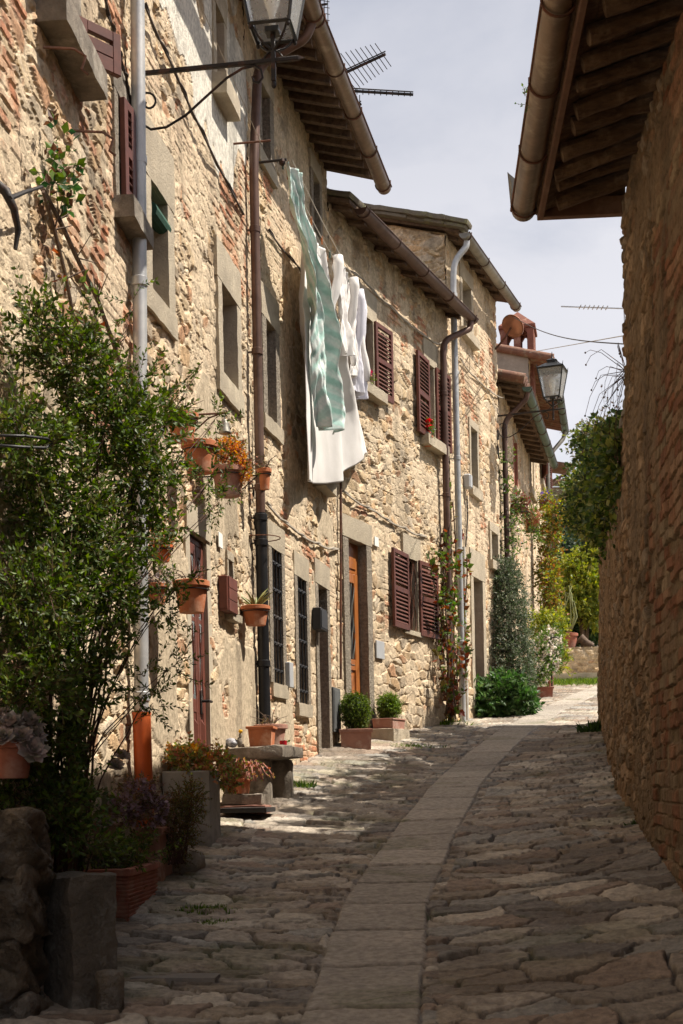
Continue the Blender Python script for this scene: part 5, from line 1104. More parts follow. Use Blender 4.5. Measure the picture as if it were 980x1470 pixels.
wallpot(WB, 328, 692, 24, 42, 'weathered bowl overflowing with orange and yellow flowers', seed=3, m=M_PINKT, taper=.7, off=.22, plant=pl_flower([(.75, .30, .03), (.70, .42, .04), (.50, .12, .04)], [(.28, .13, .08), (.22, .17, .05), (.10, .13, .03), (.35, .17, .12)], 190, .15, 480, .024, .09))
wallpot(WC, 380, 688, 9, 30, 'tiny terracotta pot tucked against the brown downpipe', seed=4, off=.22, plant=pl_dry)
wallpot(WB, 231, 795, 17, 24, 'small bright orange bowl with red-leaved succulents, half behind the bush', seed=5, off=.16, m=mat('orange_pot', (.62, .15, .04), (.5, .11, .03), rough=.6), plant=pl_flower([(.6, .15, .05), (.55, .25, .12)], G_SUC, 60, .08, 60))
wallpot(WB, 226, 853, 15, 30, 'narrow orange pot directly under the orange bowl', seed=6, off=.14, m=M_TERRA, plant=pl_flower([(.45, .30, .28), (.35, .25, .2)], G_GREY, 40, .06, 20))
wallpot(WB, 275, 857, 25, 46, 'terracotta pot with dry twiggy plant hanging in front of the brown door', seed=7, off=.26, plant=pl_dry)
wallpot(WC, 367, 884, 20, 28, 'terracotta pot with a spiky aloe hanging beside the cast iron pipe', seed=8, off=.16, plant=pl_aloe)
t = thing('bell', 'small old iron bell hanging from a wall bracket above the pots', 'bell', WB.pt(322, 594, .24))
mb = MB(); b_ = WB.pt(322, 593, .24); u_ = WB.hit(322, 593, .24)[0]; mb.tube([b_-WB.Nn*.26, b_+WB.Nn*.04], .008, 6); mb.tube([b_-WB.Nn*.02, b_-WB.Nn*.12-WB.Z*.03, b_-WB.Nn*.24-WB.Z*.13], .006, 6); part('bell_bracket', mb, M_RUST, t)
mb = MB(); mb.lathe(b_-WB.Z*.15, [(.048, 0), (.046, .01), (.036, .035), (.030, .07), (.024, .095), (.008, .105), (.006, .15), (.001, .152)], 18); part('bell_body', mb, M_GUTZ, t, smooth=True)
# -- flower pots on window sills of house three
def sillpot(w, px, py, rpx, hpx, label, off, m, flow, gr, seed, tall=.14, cat='flower pot'):
    u_, z_ = w.hit(px, py, off); c_ = w.p(u_, off, z_); s_ = F/c_[1]; r = rpx/s_; h = hpx/s_; t = thing('potted_flower', label, cat, c_)
    part('pot', pot_mesh(c_, r, h), m, t, auto=35); part('soil', soil_disc(c_, r, h), M_SOIL, t)
    C_ = [(c_[0], c_[1], c_[2]+h+tall*.5, r*1.2, r*1.2, tall*.8)]; fol(t, C_, 50, .09, .035, .6, gr, seed=seed, per=3); dots(t, [(c_[0], c_[1], c_[2]+h+tall*.9, r*1.1, r*1.1, tall*.5)], 40, .03, flow, seed=seed, per=6, wr=.9); return t
sillpot(WD, 524, 568, 8, 16, 'pink-flowered pot on the sill between laundry and red shutter', .04, M_TERRA, [(.55, .10, .16), (.6, .2, .25)], [(.14, .2, .03), (.2, .25, .05)], 21)
sillpot(WD, 614, 641, 7, 15, 'vivid red geranium in a pot on the second shuttered window sill', .06, M_TERRA, [(.75, .02, .03), (.65, .01, .02)], G_MID, 22, .16)
# -- the planters under the bush
def box_planter(name, c0, ax, ay, lx, ly, h, m, label, cat='planter', taper=.9, rib=0, wall_t=.025, rim=.015):
    """c0 corner at the ground; ax, ay unit vectors"""
    t = thing(name, label, cat, c0+ax*lx/2+ay*ly/2); cx = c0+ax*lx/2+ay*ly/2; mb = MB(); Z_ = np.array([0, 0, 1.])
    def ring(k, z, e=0): return [cx+ax*sx*(lx/2*k+e)+ay*sy*(ly/2*k+e)+Z_*z for sx, sy in ((-1, -1), (1, -1), (1, 1), (-1, 1))]
    V = []; levels = [ring(taper, 0)]
    nr = rib if rib else 1
    for i in range(nr):
        k0 = taper+(1-taper)*(i/nr); k1 = taper+(1-taper)*((i+1)/nr); z0 = h*.88*i/nr; z1 = h*.88*(i+1)/nr
        if rib: levels += [ring(k0, z0+.002, .007), ring(k0, z0+(z1-z0)*.55, .008), ring(k1, z0+(z1-z0)*.65, 0)]
        levels += [ring(k1, z1)]
    levels += [ring(1, h*.885, rim), ring(1, h*.985, rim), ring(1, h, rim-.004), ring(1, h, -wall_t), ring(1, h*.82, -wall_t-.004)]
    for l in levels: V += l
    mb.add(V, [(n*4+i, n*4+(i+1) % 4, n*4+4+(i+1) % 4, n*4+4+i) for n in range(len(levels)-1) for i in range(4)]+[(3, 2, 1, 0)])
    part('box', mb, m, t); sb = MB(); r4 = ring(1, h*.84, -wall_t-.001); sb.add(r4+ring(1, h*.80, -wall_t-.003), [(0, 1, 2, 3), (7, 6, 5, 4)]); part('soil', sb, M_SOIL, t); return t, cx+Z_*h
ex, ey = np.array([1., 0, 0]), np.array([0, 1., 0]); A4 = unit(np.array([.08, 1, 0])); A4x = np.array([A4[1], -A4[0], 0])
pc = np.array([-1.43, 7.08, .90]); t1, top = box_planter('planter', pc, A4x, A4, .34, .70, .31, M_TERRAD, 'large ribbed red-brown planter box on a stone kerb under the bush', rib=13, taper=.93)
fol(t1, [(top[0], top[1]-.1, top[2]+.05, .2, .34, .09), (top[0]+.12, top[1]+.05, top[2]+.04, .12, .2, .07)], 130, .12, .026, .4, G_MYRT, seed=31, per=6)
mb = MB(); mb.rock((-1.24, 7.42, .845), A4x, A4, (0, 0, 1.), .22, .42, .075, 4, .012, 10, .3); solo('stone_kerb', mb, M_CONC, 'worn stone kerb under the ribbed planter box', 'kerb', (-1.24, 7.42, .77), auto=45)
c_ = at(106, 1195, 7.55); mb = MB(); mb.rock((c_[0]+.12, 7.68, 1.08), ex, ey, (0, 0, 1.), .13, .12, .25, 9, .02, 10, .3); solo('stone_block', mb, M_OLDSTONE, 'rough stone block hidden under the bush behind the ribbed planter', 'stone block', (c_[0]+.12, 7.68, .85), auto=50)
t2, top = box_planter('planter', np.array([c_[0], 7.56, 1.33]), ex, ey, .23, .22, .10, M_PINKT, 'small pale pink trough with a cactus on the stone block', taper=.95)
mb = MB(); mb.tube([top+np.array([.03, 0, -.02]), top+np.array([.03, 0, .07]), top+np.array([.04, 0, .14]), top+np.array([.05, -.02, .2])], [.018, .02, .018, .006], 8); mb.tube([top+np.array([-.04, 0, -.02]), top+np.array([-.05, -.05, .04]), top+np.array([-.03, -.12, -.02])], [.012, .013, .008], 7); part('cactus', mb, mat('cactus_green', (.16, .19, .10), rough=.7), t2, smooth=True)
fol(t2, [(*(top+np.array([0, 0, .03])), .12, .1, .05)], 30, .05, .03, .5, G_GREY, seed=35, per=3)
def rosette(t, c, R_, seed, ax=(0, 0, 1.), pal=G_GREY):
    rr = np.random.default_rng(seed); ax = unit(np.array(ax)); ux = unit(np.cross(ax, [.3, 1, .2])); uy = np.cross(ax, ux); V = []; Fq = []; C_ = []; n = 0
    for lay in range(5):
        k = 9-lay
        for i in range(k):
            a = 2*math.pi*(i+.5*(lay % 2))/k+rr.uniform(-.1, .1); el = .15+lay*.30; L = R_*(1-.15*lay)*rr.uniform(.85, 1.1)
            d = (ux*math.cos(a)+uy*math.sin(a))*math.cos(el)+ax*math.sin(el); sd = np.cross(ax, d); sd = unit(sd); nn = np.cross(d, sd); wd_ = L*.26
            b = np.array(c); q = [b, b+d*L*.35+sd*wd_*.6, b+d*L*.72+sd*wd_+nn*.004, b+d*L+nn*L*.12, b+d*L*.72-sd*wd_+nn*.004, b+d*L*.35-sd*wd_*.6, b+d*L*.55-nn*L*.09]
            V += q; Fq += [(n, n+1, n+6, n+5), (n+1, n+2, n+6, n+6), (n+2, n+3, n+4, n+6), (n+5, n+6, n+4, n+4)]; cc = np.array(pal[rr.integers(0, len(pal))])*rr.uniform(.85, 1.15); C_ += [cc]*7; n += 7
    return np.array(V), np.array(Fq), np.array(C_)
def rosettes(t, lst, name='rosette', pal=G_GREY):
    for i, (c, R_, ax) in enumerate(lst):
        V, Fq, C_ = rosette(t, c, R_, i*7+3, ax, pal); me = bpy.data.meshes.new(name); fs = [tuple(dict.fromkeys(int(x) for x in f)) for f in Fq]
        me.from_pydata([tuple(x) for x in (V-BASE[t.name])], [], fs); a = me.attributes.new('lc', 'FLOAT_COLOR', 'POINT'); cc = np.ones((len(V), 4), np.float32); cc[:, :3] = C_; a.data.foreach_set('color', cc.ravel())
        for p in me.polygons: p.use_smooth = True
        me.materials.append(M_LEAF); o = bpy.data.objects.new(name, me); COL.objects.link(o); o.parent = t; BASE[o.name] = BASE[t.name]
b_ = at(14, 1118, 5.62); t3 = thing('potted_succulent', 'terracotta pot of grey-pink rosette succulents on the rough stone pillar', 'flower pot', b_)
part('pot', pot_mesh(b_, .10, .15), M_TERRAD, t3, auto=35); part('soil', soil_disc(b_, .10, .15), M_SOIL, t3)
LS = [(at(14, 1040, 5.6), .075, (.2, -.6, 1)), (at(42, 1038, 5.65), .07, (.4, -.6, 1)), (at(30, 1058, 5.55), .06, (.1, -.8, .8)), (at(46, 1078, 5.55), .075, (.5, -.8, .6)), (at(2, 1060, 5.5), .06, (0, -.8, .8)), (at(52, 1055, 5.6), .05, (.7, -.5, .6)), (at(0, 1028, 5.65), .06, (-.1, -.5, 1))]
rosettes(t3, LS); mb = MB(); 
for (c, R_, ax) in LS: mb.tube([b_+np.array([0, 0, .12]), (b_+np.array([0, 0, .15])+c)/2+np.array([.01, -.02, -.01]), np.array(c)], .007, 6)
part('stem', mb, mat('pale_stem', (.30, .27, .2), bump=0), t3, smooth=True)
# pillar, block
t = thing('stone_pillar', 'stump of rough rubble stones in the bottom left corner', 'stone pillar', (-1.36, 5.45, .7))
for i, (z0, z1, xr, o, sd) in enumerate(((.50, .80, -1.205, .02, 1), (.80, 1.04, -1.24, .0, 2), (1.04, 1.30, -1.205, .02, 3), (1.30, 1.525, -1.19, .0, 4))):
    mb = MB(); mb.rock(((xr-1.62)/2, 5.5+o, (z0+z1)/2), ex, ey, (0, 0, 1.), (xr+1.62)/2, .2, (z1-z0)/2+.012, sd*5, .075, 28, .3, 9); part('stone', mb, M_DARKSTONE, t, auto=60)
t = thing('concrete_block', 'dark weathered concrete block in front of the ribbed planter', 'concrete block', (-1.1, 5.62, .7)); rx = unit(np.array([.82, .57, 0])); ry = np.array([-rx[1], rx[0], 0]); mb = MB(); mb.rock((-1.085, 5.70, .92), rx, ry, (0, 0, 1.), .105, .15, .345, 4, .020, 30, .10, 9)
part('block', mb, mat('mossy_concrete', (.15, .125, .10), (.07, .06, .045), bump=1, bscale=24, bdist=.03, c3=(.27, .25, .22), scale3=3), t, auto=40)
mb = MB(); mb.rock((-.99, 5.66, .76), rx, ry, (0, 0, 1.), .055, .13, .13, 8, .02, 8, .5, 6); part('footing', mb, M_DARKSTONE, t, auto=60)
mb = MB(); mb.rock((-.73, 6.15, .766), unit(np.array([1, -.1, 0])), unit(np.array([.1, 1, 0])), (0, 0, 1.), .19, .16, .03, 5, .008, 14, .4, 5); solo('paving_slab', mb, mat('slab_stone', (.25, .225, .195), (.19, .17, .15), bump=.5), 'large flat slab set in the paving beside the concrete block', 'paving slab', (-.73, 6.15, .75), auto=50)
# heather and brown bush in narrow planter
c_ = np.array([-1.20, 8.02, 1.03]); t4, top = box_planter('planter', c_, A4x, A4, .15, .45, .36, M_PINKT, 'narrow pinkish terracotta box holding a brown and a mauve plant', taper=.95)
t5 = thing('plant', 'dry brown-green rounded bush spilling over the street by the concrete planter', 'bush', at(262, 1235, 8.35)); BB = [cl(262, 1165, 8.3, 27, 42, .13), cl(250, 1200, 8.2, 28, 42, .13), cl(275, 1150, 8.35, 16, 28, .1)]
fol(t5, BB, 520, .07, .014, .5, [(.16, .14, .04), (.10, .12, .03), (.17, .09, .04), (.07, .08, .03)], seed=41, per=6); part('stem', stems(at(255, 1240, 8.2), [np.array(c[:3])+np.array([random.uniform(-.1, .1), random.uniform(-.08, .08), random.uniform(-.05, .15)]) for c in BB for _ in range(7)], .006, 3, .05), M_TWIG, t5)
t6 = thing('plant', 'mauve-grey flowering clump beside the orange pipe sleeve', 'flowering plant', at(205, 1190, 8.0)); HC = [cl(195, 1140, 7.8, 28, 20, .12), cl(215, 1165, 7.9, 26, 26, .12), cl(178, 1165, 7.6, 22, 22, .1)]
fol(t6, HC, 200, .08, .020, .5, G_DRY+[(.2, .13, .13)], seed=43, per=5); dots(t6, HC, 260, .024, [(.34, .25, .30), (.28, .2, .25), (.22, .15, .17)], seed=43, per=5)
mb = MB(); mb.rock(at(250, 1238, 8.5), ex, ey, (0, 0, 1.), .17, .14, .07, 3, .03, 8, .6); solo('boulder', mb, M_OLDSTONE, 'low rough boulder under the brown-green bush', 'boulder', at(250, 1245, 8.5), auto=60)
t7 = thing('plant', 'grey dusty rosette plant low among the bush stems', 'flowering plant', at(150, 1150, 7.3)); rosettes(t7, [(at(98, 1165, 6.6), .05, (.3, -.8, .8)), (at(108, 1195, 6.6), .05, (.3, -.8, .5)), (at(165, 1100, 7.3), .06, (.4, -.6, .8)), (at(175, 1085, 7.4), .05, (.4, -.6, .8)), (at(92, 1072, 6.3), .04, (.3, -.6, .8)), (at(152, 1180, 7.4), .05, (.2, -.8, .8))])
# tall concrete planter with succulents
t8, top = box_planter('planter', np.array([-1.18, 9.2, 1.05]), A4x, A4, .31, .42, .68, M_CONC, 'tall grey concrete planter of succulents with small yellow flowers', taper=1.0, rim=.0)
SC = [(top[0]-.05, top[1], top[2]+.06, .17, .22, .06), (top[0]+.12, top[1]-.12, top[2]+.02, .1, .12, .07)]
SC = [(top[0]-.03, top[1], top[2]+.08, .19, .24, .09), (top[0]+.17, top[1]-.02, top[2]+.03, .09, .24, .10), (top[0]+.22, top[1]+.30, top[2]-.02, .10, .14, .10)]
fol(t8, SC, 330, .07, .028, .78, G_SUC+[(.34, .40, .10), (.5, .22, .12)], seed=51, per=4); dots(t8, [(top[0]-.02, top[1], top[2]+.12, .15, .2, .05)], 26, .026, [(.8, .35, .03), (.75, .5, .05)], seed=51, per=6)
# bench and what stands on it
GZ = lambda x, y: float(gz(x, y))
t = thing('stone_bench', 'rough stone slab bench on stone legs against the wall', 'bench', (-.7, 11.4, 1.5)); Dv, Nv = WB.D, WB.Nn; ub = (11.45-WB.P0[1])/WB.d[1]
mb = MB(); WB.rock(mb, ub-.5, ub+.42, .01, .50, 1.84, 1.94, 7, .022, .45, 14, 5); part('seat', mb, M_OLDSTONE, t, auto=60)
for k, (a, b, o0, o1) in enumerate(((-.46, -.24, .17, .36), (.12, .34, .22, .42))): mb = MB(); WB.rock(mb, ub+a, ub+b, o0, o1, 1.38, 1.85, 11+k, .016, .4, 10, 5); part('leg', mb, M_OLDSTONE, t, auto=60)
def on_bench(px, off_y): return at(px, 0, off_y)
bz = 1.935
b_ = np.array([-.655, 11.08, bz]); t9, top = box_planter('flower_box', b_+np.array([-.08, 0, 0]), A4x, A4, .19, .24, .165, M_TERRA, 'small square terracotta box on the near edge of the bench', cat='flower pot', taper=.88); fol(t9, [(*(top+np.array([0, 0, .0])), .08, .1, .03)], 10, .07, .02, .3, G_DRY, seed=61, per=2)
b_ = np.array([-.58, 11.62, bz]); t = thing('flower_pot', 'wide terracotta bowl with dry stems at the back of the bench', 'flower pot', b_); part('bowl', pot_mesh(b_, .135, .20), M_PINKT, t, auto=35); part('soil', soil_disc(b_, .135, .2), M_SOIL, t); pl_dry(t, b_+np.array([0, 0, .2]), .12, 5)
b_ = np.array([-.87, 11.06, bz]); t = thing('ornament', 'small white and dark ornament with a yellow top at the wall end of the bench', 'ornament', b_)
mb = MB(); mb.blob(b_+np.array([0, 0, .035]), .055, .04, .035, 3, .3, 10); part('body', mb, mat('glazed_white', (.6, .6, .62), (.08, .08, .1), rough=.3, scale=30), t, smooth=True); mb = MB(); mb.blob(b_+np.array([.07, 0, .04]), .022, .022, .04, 5, .2, 8); mb.blob(b_+np.array([.075, 0, .09]), .012, .012, .025, 6, .1, 6); part('figure', mb, M_OLDSTONE, t, smooth=True); mb = MB(); mb.blob(b_+np.array([.078, -.005, .125]), .018, .018, .014, 9, .3, 8); part('flower', mb, mat('yellow_petal', (.85, .45, .02)), t, smooth=True)
b_ = np.array([-.46, 11.2, bz]); mb = MB(); mb.lathe(b_, [(.028, 0), (.03, .05), (.026, .05), (.024, .02), (.001, .02)], 14); solo('tea_light', mb, mat('red_glass', (.45, .02, .03), rough=.2, bump=0), 'tiny red candle glass on the street corner of the bench', 'candle holder', b_, auto=40)
mb = MB(); mb.rock(WB.p(ub-.62, .20, 1.52), Dv, Nv, WB.Z, .10, .16, .045, 5, .012, 8, .4); solo('stone_block', mb, M_OLDSTONE, 'flat grey stone on the red brick slab under the bench', 'stone block', WB.p(ub-.62, .2, 1.48), auto=50)
mb = MB(); mb.rock(WB.p(ub-.66, .22, 1.435), Dv, Nv, WB.Z, .12, .18, .04, 6, .008, 8, .25); solo('brick_slab', mb, mat('pink_brick', (.33, .17, .12), (.25, .12, .09), bump=.6), 'reddish brick slab at the foot of the bench', 'brick slab', WB.p(ub-.66, .22, 1.40), auto=50)
b_ = WB.p(ub-.66, .20, 1.565); t = thing('potted_succulent', 'small pot with long trailing red-green succulent stems under the bench', 'flower pot', b_); part('pot', pot_mesh(b_, .065, .12), M_TERRA, t, auto=35)
mb = MB(); LV = []; rr = random.Random(9)
for k in range(26):
    a = rr.uniform(-3.3, .6); d = np.array([math.cos(a), math.sin(a), 0]); L = rr.uniform(.10, .30); P = [b_+np.array([0, 0, .10])+d*L*q+np.array([0, 0, .16*math.sin(q*2.6)*rr.uniform(.6, 1.2)-.06*q*q]) for q in np.linspace(0, 1, 7)]
    m_, l_ = leafy_stem(P, .0045, 16, .026, .7, G_SUC, k); mb.v += m_.v; mb.f += [tuple(i+mb.n for i in q) for q in m_.f]; mb.n += m_.n; LV.append(l_)
part('stem', mb, mat('pink_stem', (.4, .17, .13), bump=0), t, smooth=True); part('foliage', merge(LV), M_LEAF, t, cname='lc')
mb = MB(); u_ = (10.55-WB.P0[1])/WB.d[1]; WB.rock(mb, u_-.18, u_+.18, .09, .47, 1.425, 1.462, 3, .003, .2, 10, 6); solo('door_mat', mb, mat('dark_mat', (.04, .036, .034), (.025, .022, .02), bump=.8, bscale=80), 'flat dark slab mat before the brown door', 'door mat', WB.p(u_, .28, 1.4), auto=50)
b_ = WC.p(.05, .16, 1.58); mb = MB(); mb.rock(b_+np.array([.02, .1, .05]), Dv, Nv, (0, 0, 1.), .11, .11, .14, 5, .012, 8, .3); t = thing('potted_plant', 'grey stone pot of trailing green ivy at the far end of the bench', 'plant', b_); part('pot', mb, M_CONC, t, auto=50)
IV = [(*(WC.p(.1, .16, 2.0)), .06, .10, .09), (*(WC.p(.12, .14, 1.86)), .07, .10, .12)]; fol(t, IV, 60, .07, .03, .65, G_MID, seed=71, per=3)
# topiary pots
def topiary(ball, rx, rz, pal, seed, t):
    C_ = [(*ball, rx*.86, rx*.86, rz*.86)]; mb = MB(); mb.blob(ball, rx*.80, rx*.80, rz*.80, seed, .06, 14); part('inner_growth', mb, mat('box_core', (.04, .07, .015), (.03, .05, .01)), t, smooth=True)
    fol(t, C_, 900, .055, .018, .6, pal, seed=seed, per=4, shell=.14, out=1.2, up=.1, name='foliage')
    m2 = MB(); m2.tube([ball-np.array([0, 0, rz+.1]), ball], .014, 7); part('trunk', m2, M_BARK, t)
t, top = box_planter('potted_topiary', np.array([.0, 15.45, 1.935]), WD.D*0+ex, ey, .345, .34, .31, M_PINKT, 'clipped box ball in a pale square terracotta pot by the wooden door', cat='topiary', taper=.93); topiary(np.array([top[0], top[1], top[2]+.20]), .165, .215, [(.09, .14, .022), (.13, .19, .03), (.06, .10, .018), (.17, .24, .04)], 3, t)
mb = MB(); WD.rock(mb, .85, 1.42, .03, .36, 1.95, 2.29, 5, .012, .15, 10); solo('stone_trough', mb, M_STONE, 'low pale stone trough to the right of the wooden door', 'stone block', WD.p(1.1, .2, 2.0), auto=50)
t, top = box_planter('potted_topiary', WD.p(.92, .06, 2.285), WD.D*0+WD.Nn, WD.D, .26, .42, .125, M_PINKT, 'bright green clipped ball in a low box on the stone trough', cat='topiary', taper=.95, rim=.01); topiary(np.array([top[0], top[1], top[2]+.14]), .125, .155, G_BOX+[(.2, .32, .04)], 8, t)
def tuft(px, py, Y, wpx, label, seed, n=60, hh=.06, pal=G_BOX, flow=None):
    c_ = at(px, py, Y); c_[2] = GZ(c_[0], c_[1])+.01; t = thing('weed', label, 'weeds', c_); w_ = wpx/(F/Y)
    r = np.random.default_rng(seed); m = n*8; P = np.stack([c_[0]+r.normal(size=m)*w_*.4, c_[1]+r.normal(size=m)*w_*.25, np.full(m, 0.)], 1); P[:, 2] = gz(P[:, 0], P[:, 1])+.005
    part('foliage', leaves(P, r.normal(size=(m, 3))*.6+np.array([0, 0, 1.]), hh, .22, pal, seed=seed, jit=.5), M_LEAF, t, cname='lc')
    if flow: dots(t, [(c_[0], c_[1], c_[2]+hh*1.1, w_*.5, w_*.3, .02)], 8, .03, flow, seed=seed)
tuft(570, 1075, 16.1, 60, 'low grass growing at the foot of the stone trough', 1, 110)
tuft(632, 1043, 19.2, 34, 'weeds with two yellow flowers under the red-leaved climber', 2, 90, .09, flow=[(.85, .6, .03)])
tuft(431, 1136, 12.4, 22, 'small leafy weed beside the bench foot', 3, 60, .09, G_MID)
tuft(285, 1315, 7.4, 50, 'green tuft of grass between the paving stones near the ribbed planter', 4, 170, .045, G_BOX+G_MID); tuft(300, 1330, 7.1, 30, 'tiny tuft of grass in the paving below the larger tuft', 6, 70, .04, G_BOX)
tuft(862, 1070, 17.5, 26, 'weeds at the foot of the garden wall', 5, 90, .14, G_DARK)
tuft(916, 1215, 9.7, 14, 'dark weeds at the foot of the right house corner', 7, 40, .09, G_DARK)
# climber with red leaves round the pipes
t = thing('climbing_plant', 'climber with red and green leaves round the two pipes beside the red shutters', 'climber', WD.p(4.0, .15, 2.5)); mb = MB(); LV = []; rr = random.Random(12)
xs = [(640, 1032, 640, 700), (650, 1032, 632, 760), (655, 1030, 668, 800), (646, 1030, 652, 720), (640, 1000, 620, 800), (658, 1010, 672, 900), (640, 1025, 628, 900), (650, 1030, 660, 760)]
for k, (x0, y0, x1, y1) in enumerate(xs):
    P = [WD.pt(x0+(x1-x0)*q+4*math.sin(q*7+k), y0+(y1-y0)*q, .12+.10*math.sin(q*5+k)) for q in np.linspace(0, 1, 12)]
    m_, l_ = leafy_stem(P, .011-.0006*k, 64, .10, .7, G_RED, k+30); mb.v += m_.v; mb.f += [tuple(i+mb.n for i in q) for q in m_.f]; mb.n += m_.n; LV.append(l_)
part('stem', mb, M_BARK, t, smooth=True); part('foliage', merge(LV), M_LEAF, t, cname='lc')
fol(t, [(*WD.pt(640, 820, .2), .15, .15, .35), (*WD.pt(648, 900, .2), .18, .15, .35), (*WD.pt(655, 990, .2), .1, .12, .2)], 60, .14, .07, .65, G_RED+G_MID, seed=88, per=3, name='side_foliage')
mb = MB(); mb.tube([WD.pt(625, 857, .05), WD.pt(640, 868, .2), WD.pt(658, 862, .15)], .008, 5); part('tie', mb, mat('green_string', (.05, .3, .12), bump=0), t)
mb = MB(); WD.rock(mb, 3.6, 4.1, .02, .35, 2.2, 2.45, 4, .03, .5, 8); solo('boulder', mb, M_STONE, 'pale rough stones at the foot of the climber', 'boulder', WD.p(3.9, .2, 2.2), auto=60)
# dark evergreen bushes
t = thing('shrub', 'tall narrow dark evergreen shrub against the wall past the shaded doorway', 'shrub', at(735, 1025, 21.9)); SB = [cl(728, 850, 22.2, 24, 40, .3), cl(732, 900, 22.0, 28, 50, .35), cl(735, 960, 21.8, 30, 50, .35), cl(722, 825, 22.2, 16, 20, .2), cl(745, 1000, 21.6, 22, 30, .3)]
fol(t, SB, 2000, .16, .045, .5, [(.13, .16, .10), (.07, .10, .05), (.20, .22, .16), (.05, .08, .035)], seed=91, per=4, shell=.4); part('trunk', stems(at(735, 1028, 21.9), [np.array(c[:3]) for c in SB for _ in range(2)], .02, 4, .06), M_BARK, t)
t = thing('shrub', 'low glossy bright green leafy shrub spreading at the foot of the wall', 'shrub', at(722, 1030, 20.9)); SB = [cl(722, 1000, 20.9, 34, 30, .35), cl(705, 1012, 20.8, 22, 20, .25), cl(745, 1010, 20.8, 20, 22, .25)]
fol(t, SB, 420, .16, .10, .5, [(.05, .11, .03), (.08, .16, .045), (.035, .075, .022), (.13, .20, .08)], seed=92, per=4, shell=.4)
t, top = box_planter('planter', at(762, 1010, 25.0), ex, ey, .40, .4, .30, M_TERRAD, 'terracotta box under the white-flowered bush', taper=.92)
t = thing('flowering_shrub', 'rounded bush covered with white blossom in the terracotta box', 'shrub', at(780, 1000, 25.0)); SB = [cl(780, 945, 25.0, 22, 32, .3), cl(788, 925, 25.2, 18, 22, .3), cl(772, 965, 24.8, 16, 18, .2)]
fol(t, SB, 500, .12, .06, .5, G_MID, seed=93, per=4); dots(t, SB, 520, .055, [(.75, .70, .62), (.66, .58, .48), (.72, .65, .6)], seed=93, per=4, shell=.15)
t = thing('shrub', 'yellow-green spurge clump above the white blossom', 'shrub', at(780, 930, 26.2)); fol(t, [cl(770, 900, 26.2, 24, 18, .3), cl(796, 905, 26.0, 16, 26, .3), cl(806, 950, 26.0, 6, 18, .15)], 330, .16, .07, .5, G_YEL, seed=94, per=4)
mb = MB(); mb.tube([at(792, 985, 24.9), at(791, 915, 24.9)], .015, 6); mb.tube([at(775, 914, 24.9), at(800, 915, 24.9)], .01, 5); solo('iron_post', mb, M_IRON, 'thin black iron post in front of the white blossom', 'post', at(792, 990, 24.9))
mb = MB(); mb.rock(at(812, 1010, 26.5), ex, ey, (0, 0, 1.), .32, .3, .05, 4, .02, 8, .4); solo('paving_slab', mb, M_STONE, 'pale raised slab in front of the far terrace', 'paving slab', at(812, 1014, 26.5), auto=50)
# autumn climber on the far house, flower boxes
t = thing('climbing_plant', 'yellow and orange climber hanging down the corner of the farthest house', 'climber', at(785, 985, 28.6)); AC = [cl(790, 770, 28.3, 14, 30, .25), cl(787, 830, 28.2, 14, 40, .25), cl(790, 890, 28.2, 12, 40, .2), cl(798, 740, 28.3, 14, 16, .25)]
fol(t, AC, 620, .16, .075, .6, G_AUT+G_YEL, seed=95, per=3); part('stem', stems(at(790, 985, 28.4), [np.array(c[:3]) for c in AC for _ in range(3)], .022, 3, .08), M_TERRAD, t)
def flowerbox(px0, px1, py, hpx, Y, label, flow, gr, seed, trail=0.1):
    a, b = at(px0, py, Y), at(px1, py, Y); h = hpx/(F/Y); t, top = box_planter('flower_box', a, ex, ey, b[0]-a[0], .2, h, M_TERRAD if seed % 2 else M_TERRA, label, cat='flower box', taper=.9)
    L = (b[0]-a[0])/2; C_ = [(a[0]+L, a[1]+.05, a[2]+h+.06, L*1.1, .15, .12), (a[0]+L, a[1]-.05, a[2]-.05, L*.9, .1, trail+.02)]; fol(t, C_, 90, .12, .05, .5, gr, seed=seed, per=3); dots(t, C_[:1], 40, .05, flow, seed=seed)
    mb = MB(); mb.tube([a+np.array([0, .2, 0]), a+np.array([0, -.02, 0]), b+np.array([0, -.02, 0]), b+np.array([0, .2, 0])], .012, 5); part('holder', mb, M_IRON, t)
flowerbox(734, 758, 735, 12, 24.4, 'rust red flower box on the wall behind the second downpipe', [(.35, .12, .1), (.3, .2, .15)], G_MID+G_DRY, 101, .25)
flowerbox(756, 774, 763, 18, 24.6, 'square terracotta flower box on an iron holder, lowest of the far ones', [(.5, .3, .2)], G_MID, 102)
flowerbox(776, 790, 730, 12, 28.9, 'far flower box with purple and yellow flowers under the brown shutters', [(.25, .2, .7), (.8, .6, .05)], G_YEL, 103)
t = thing('climbing_plant', 'thin leafy creeper winding round the downpipe beyond the distant lantern', 'climber', at(727, 830, 22.9)); fol(t, [cl(727, 660, 22.9, 7, 30, .1), cl(728, 720, 22.9, 8, 50, .1), cl(735, 760, 22.9, 8, 30, .12), cl(730, 790, 22.9, 12, 20, .15)], 130, .14, .06, .5, G_GREY[:1]+G_MID, seed=104, per=3)
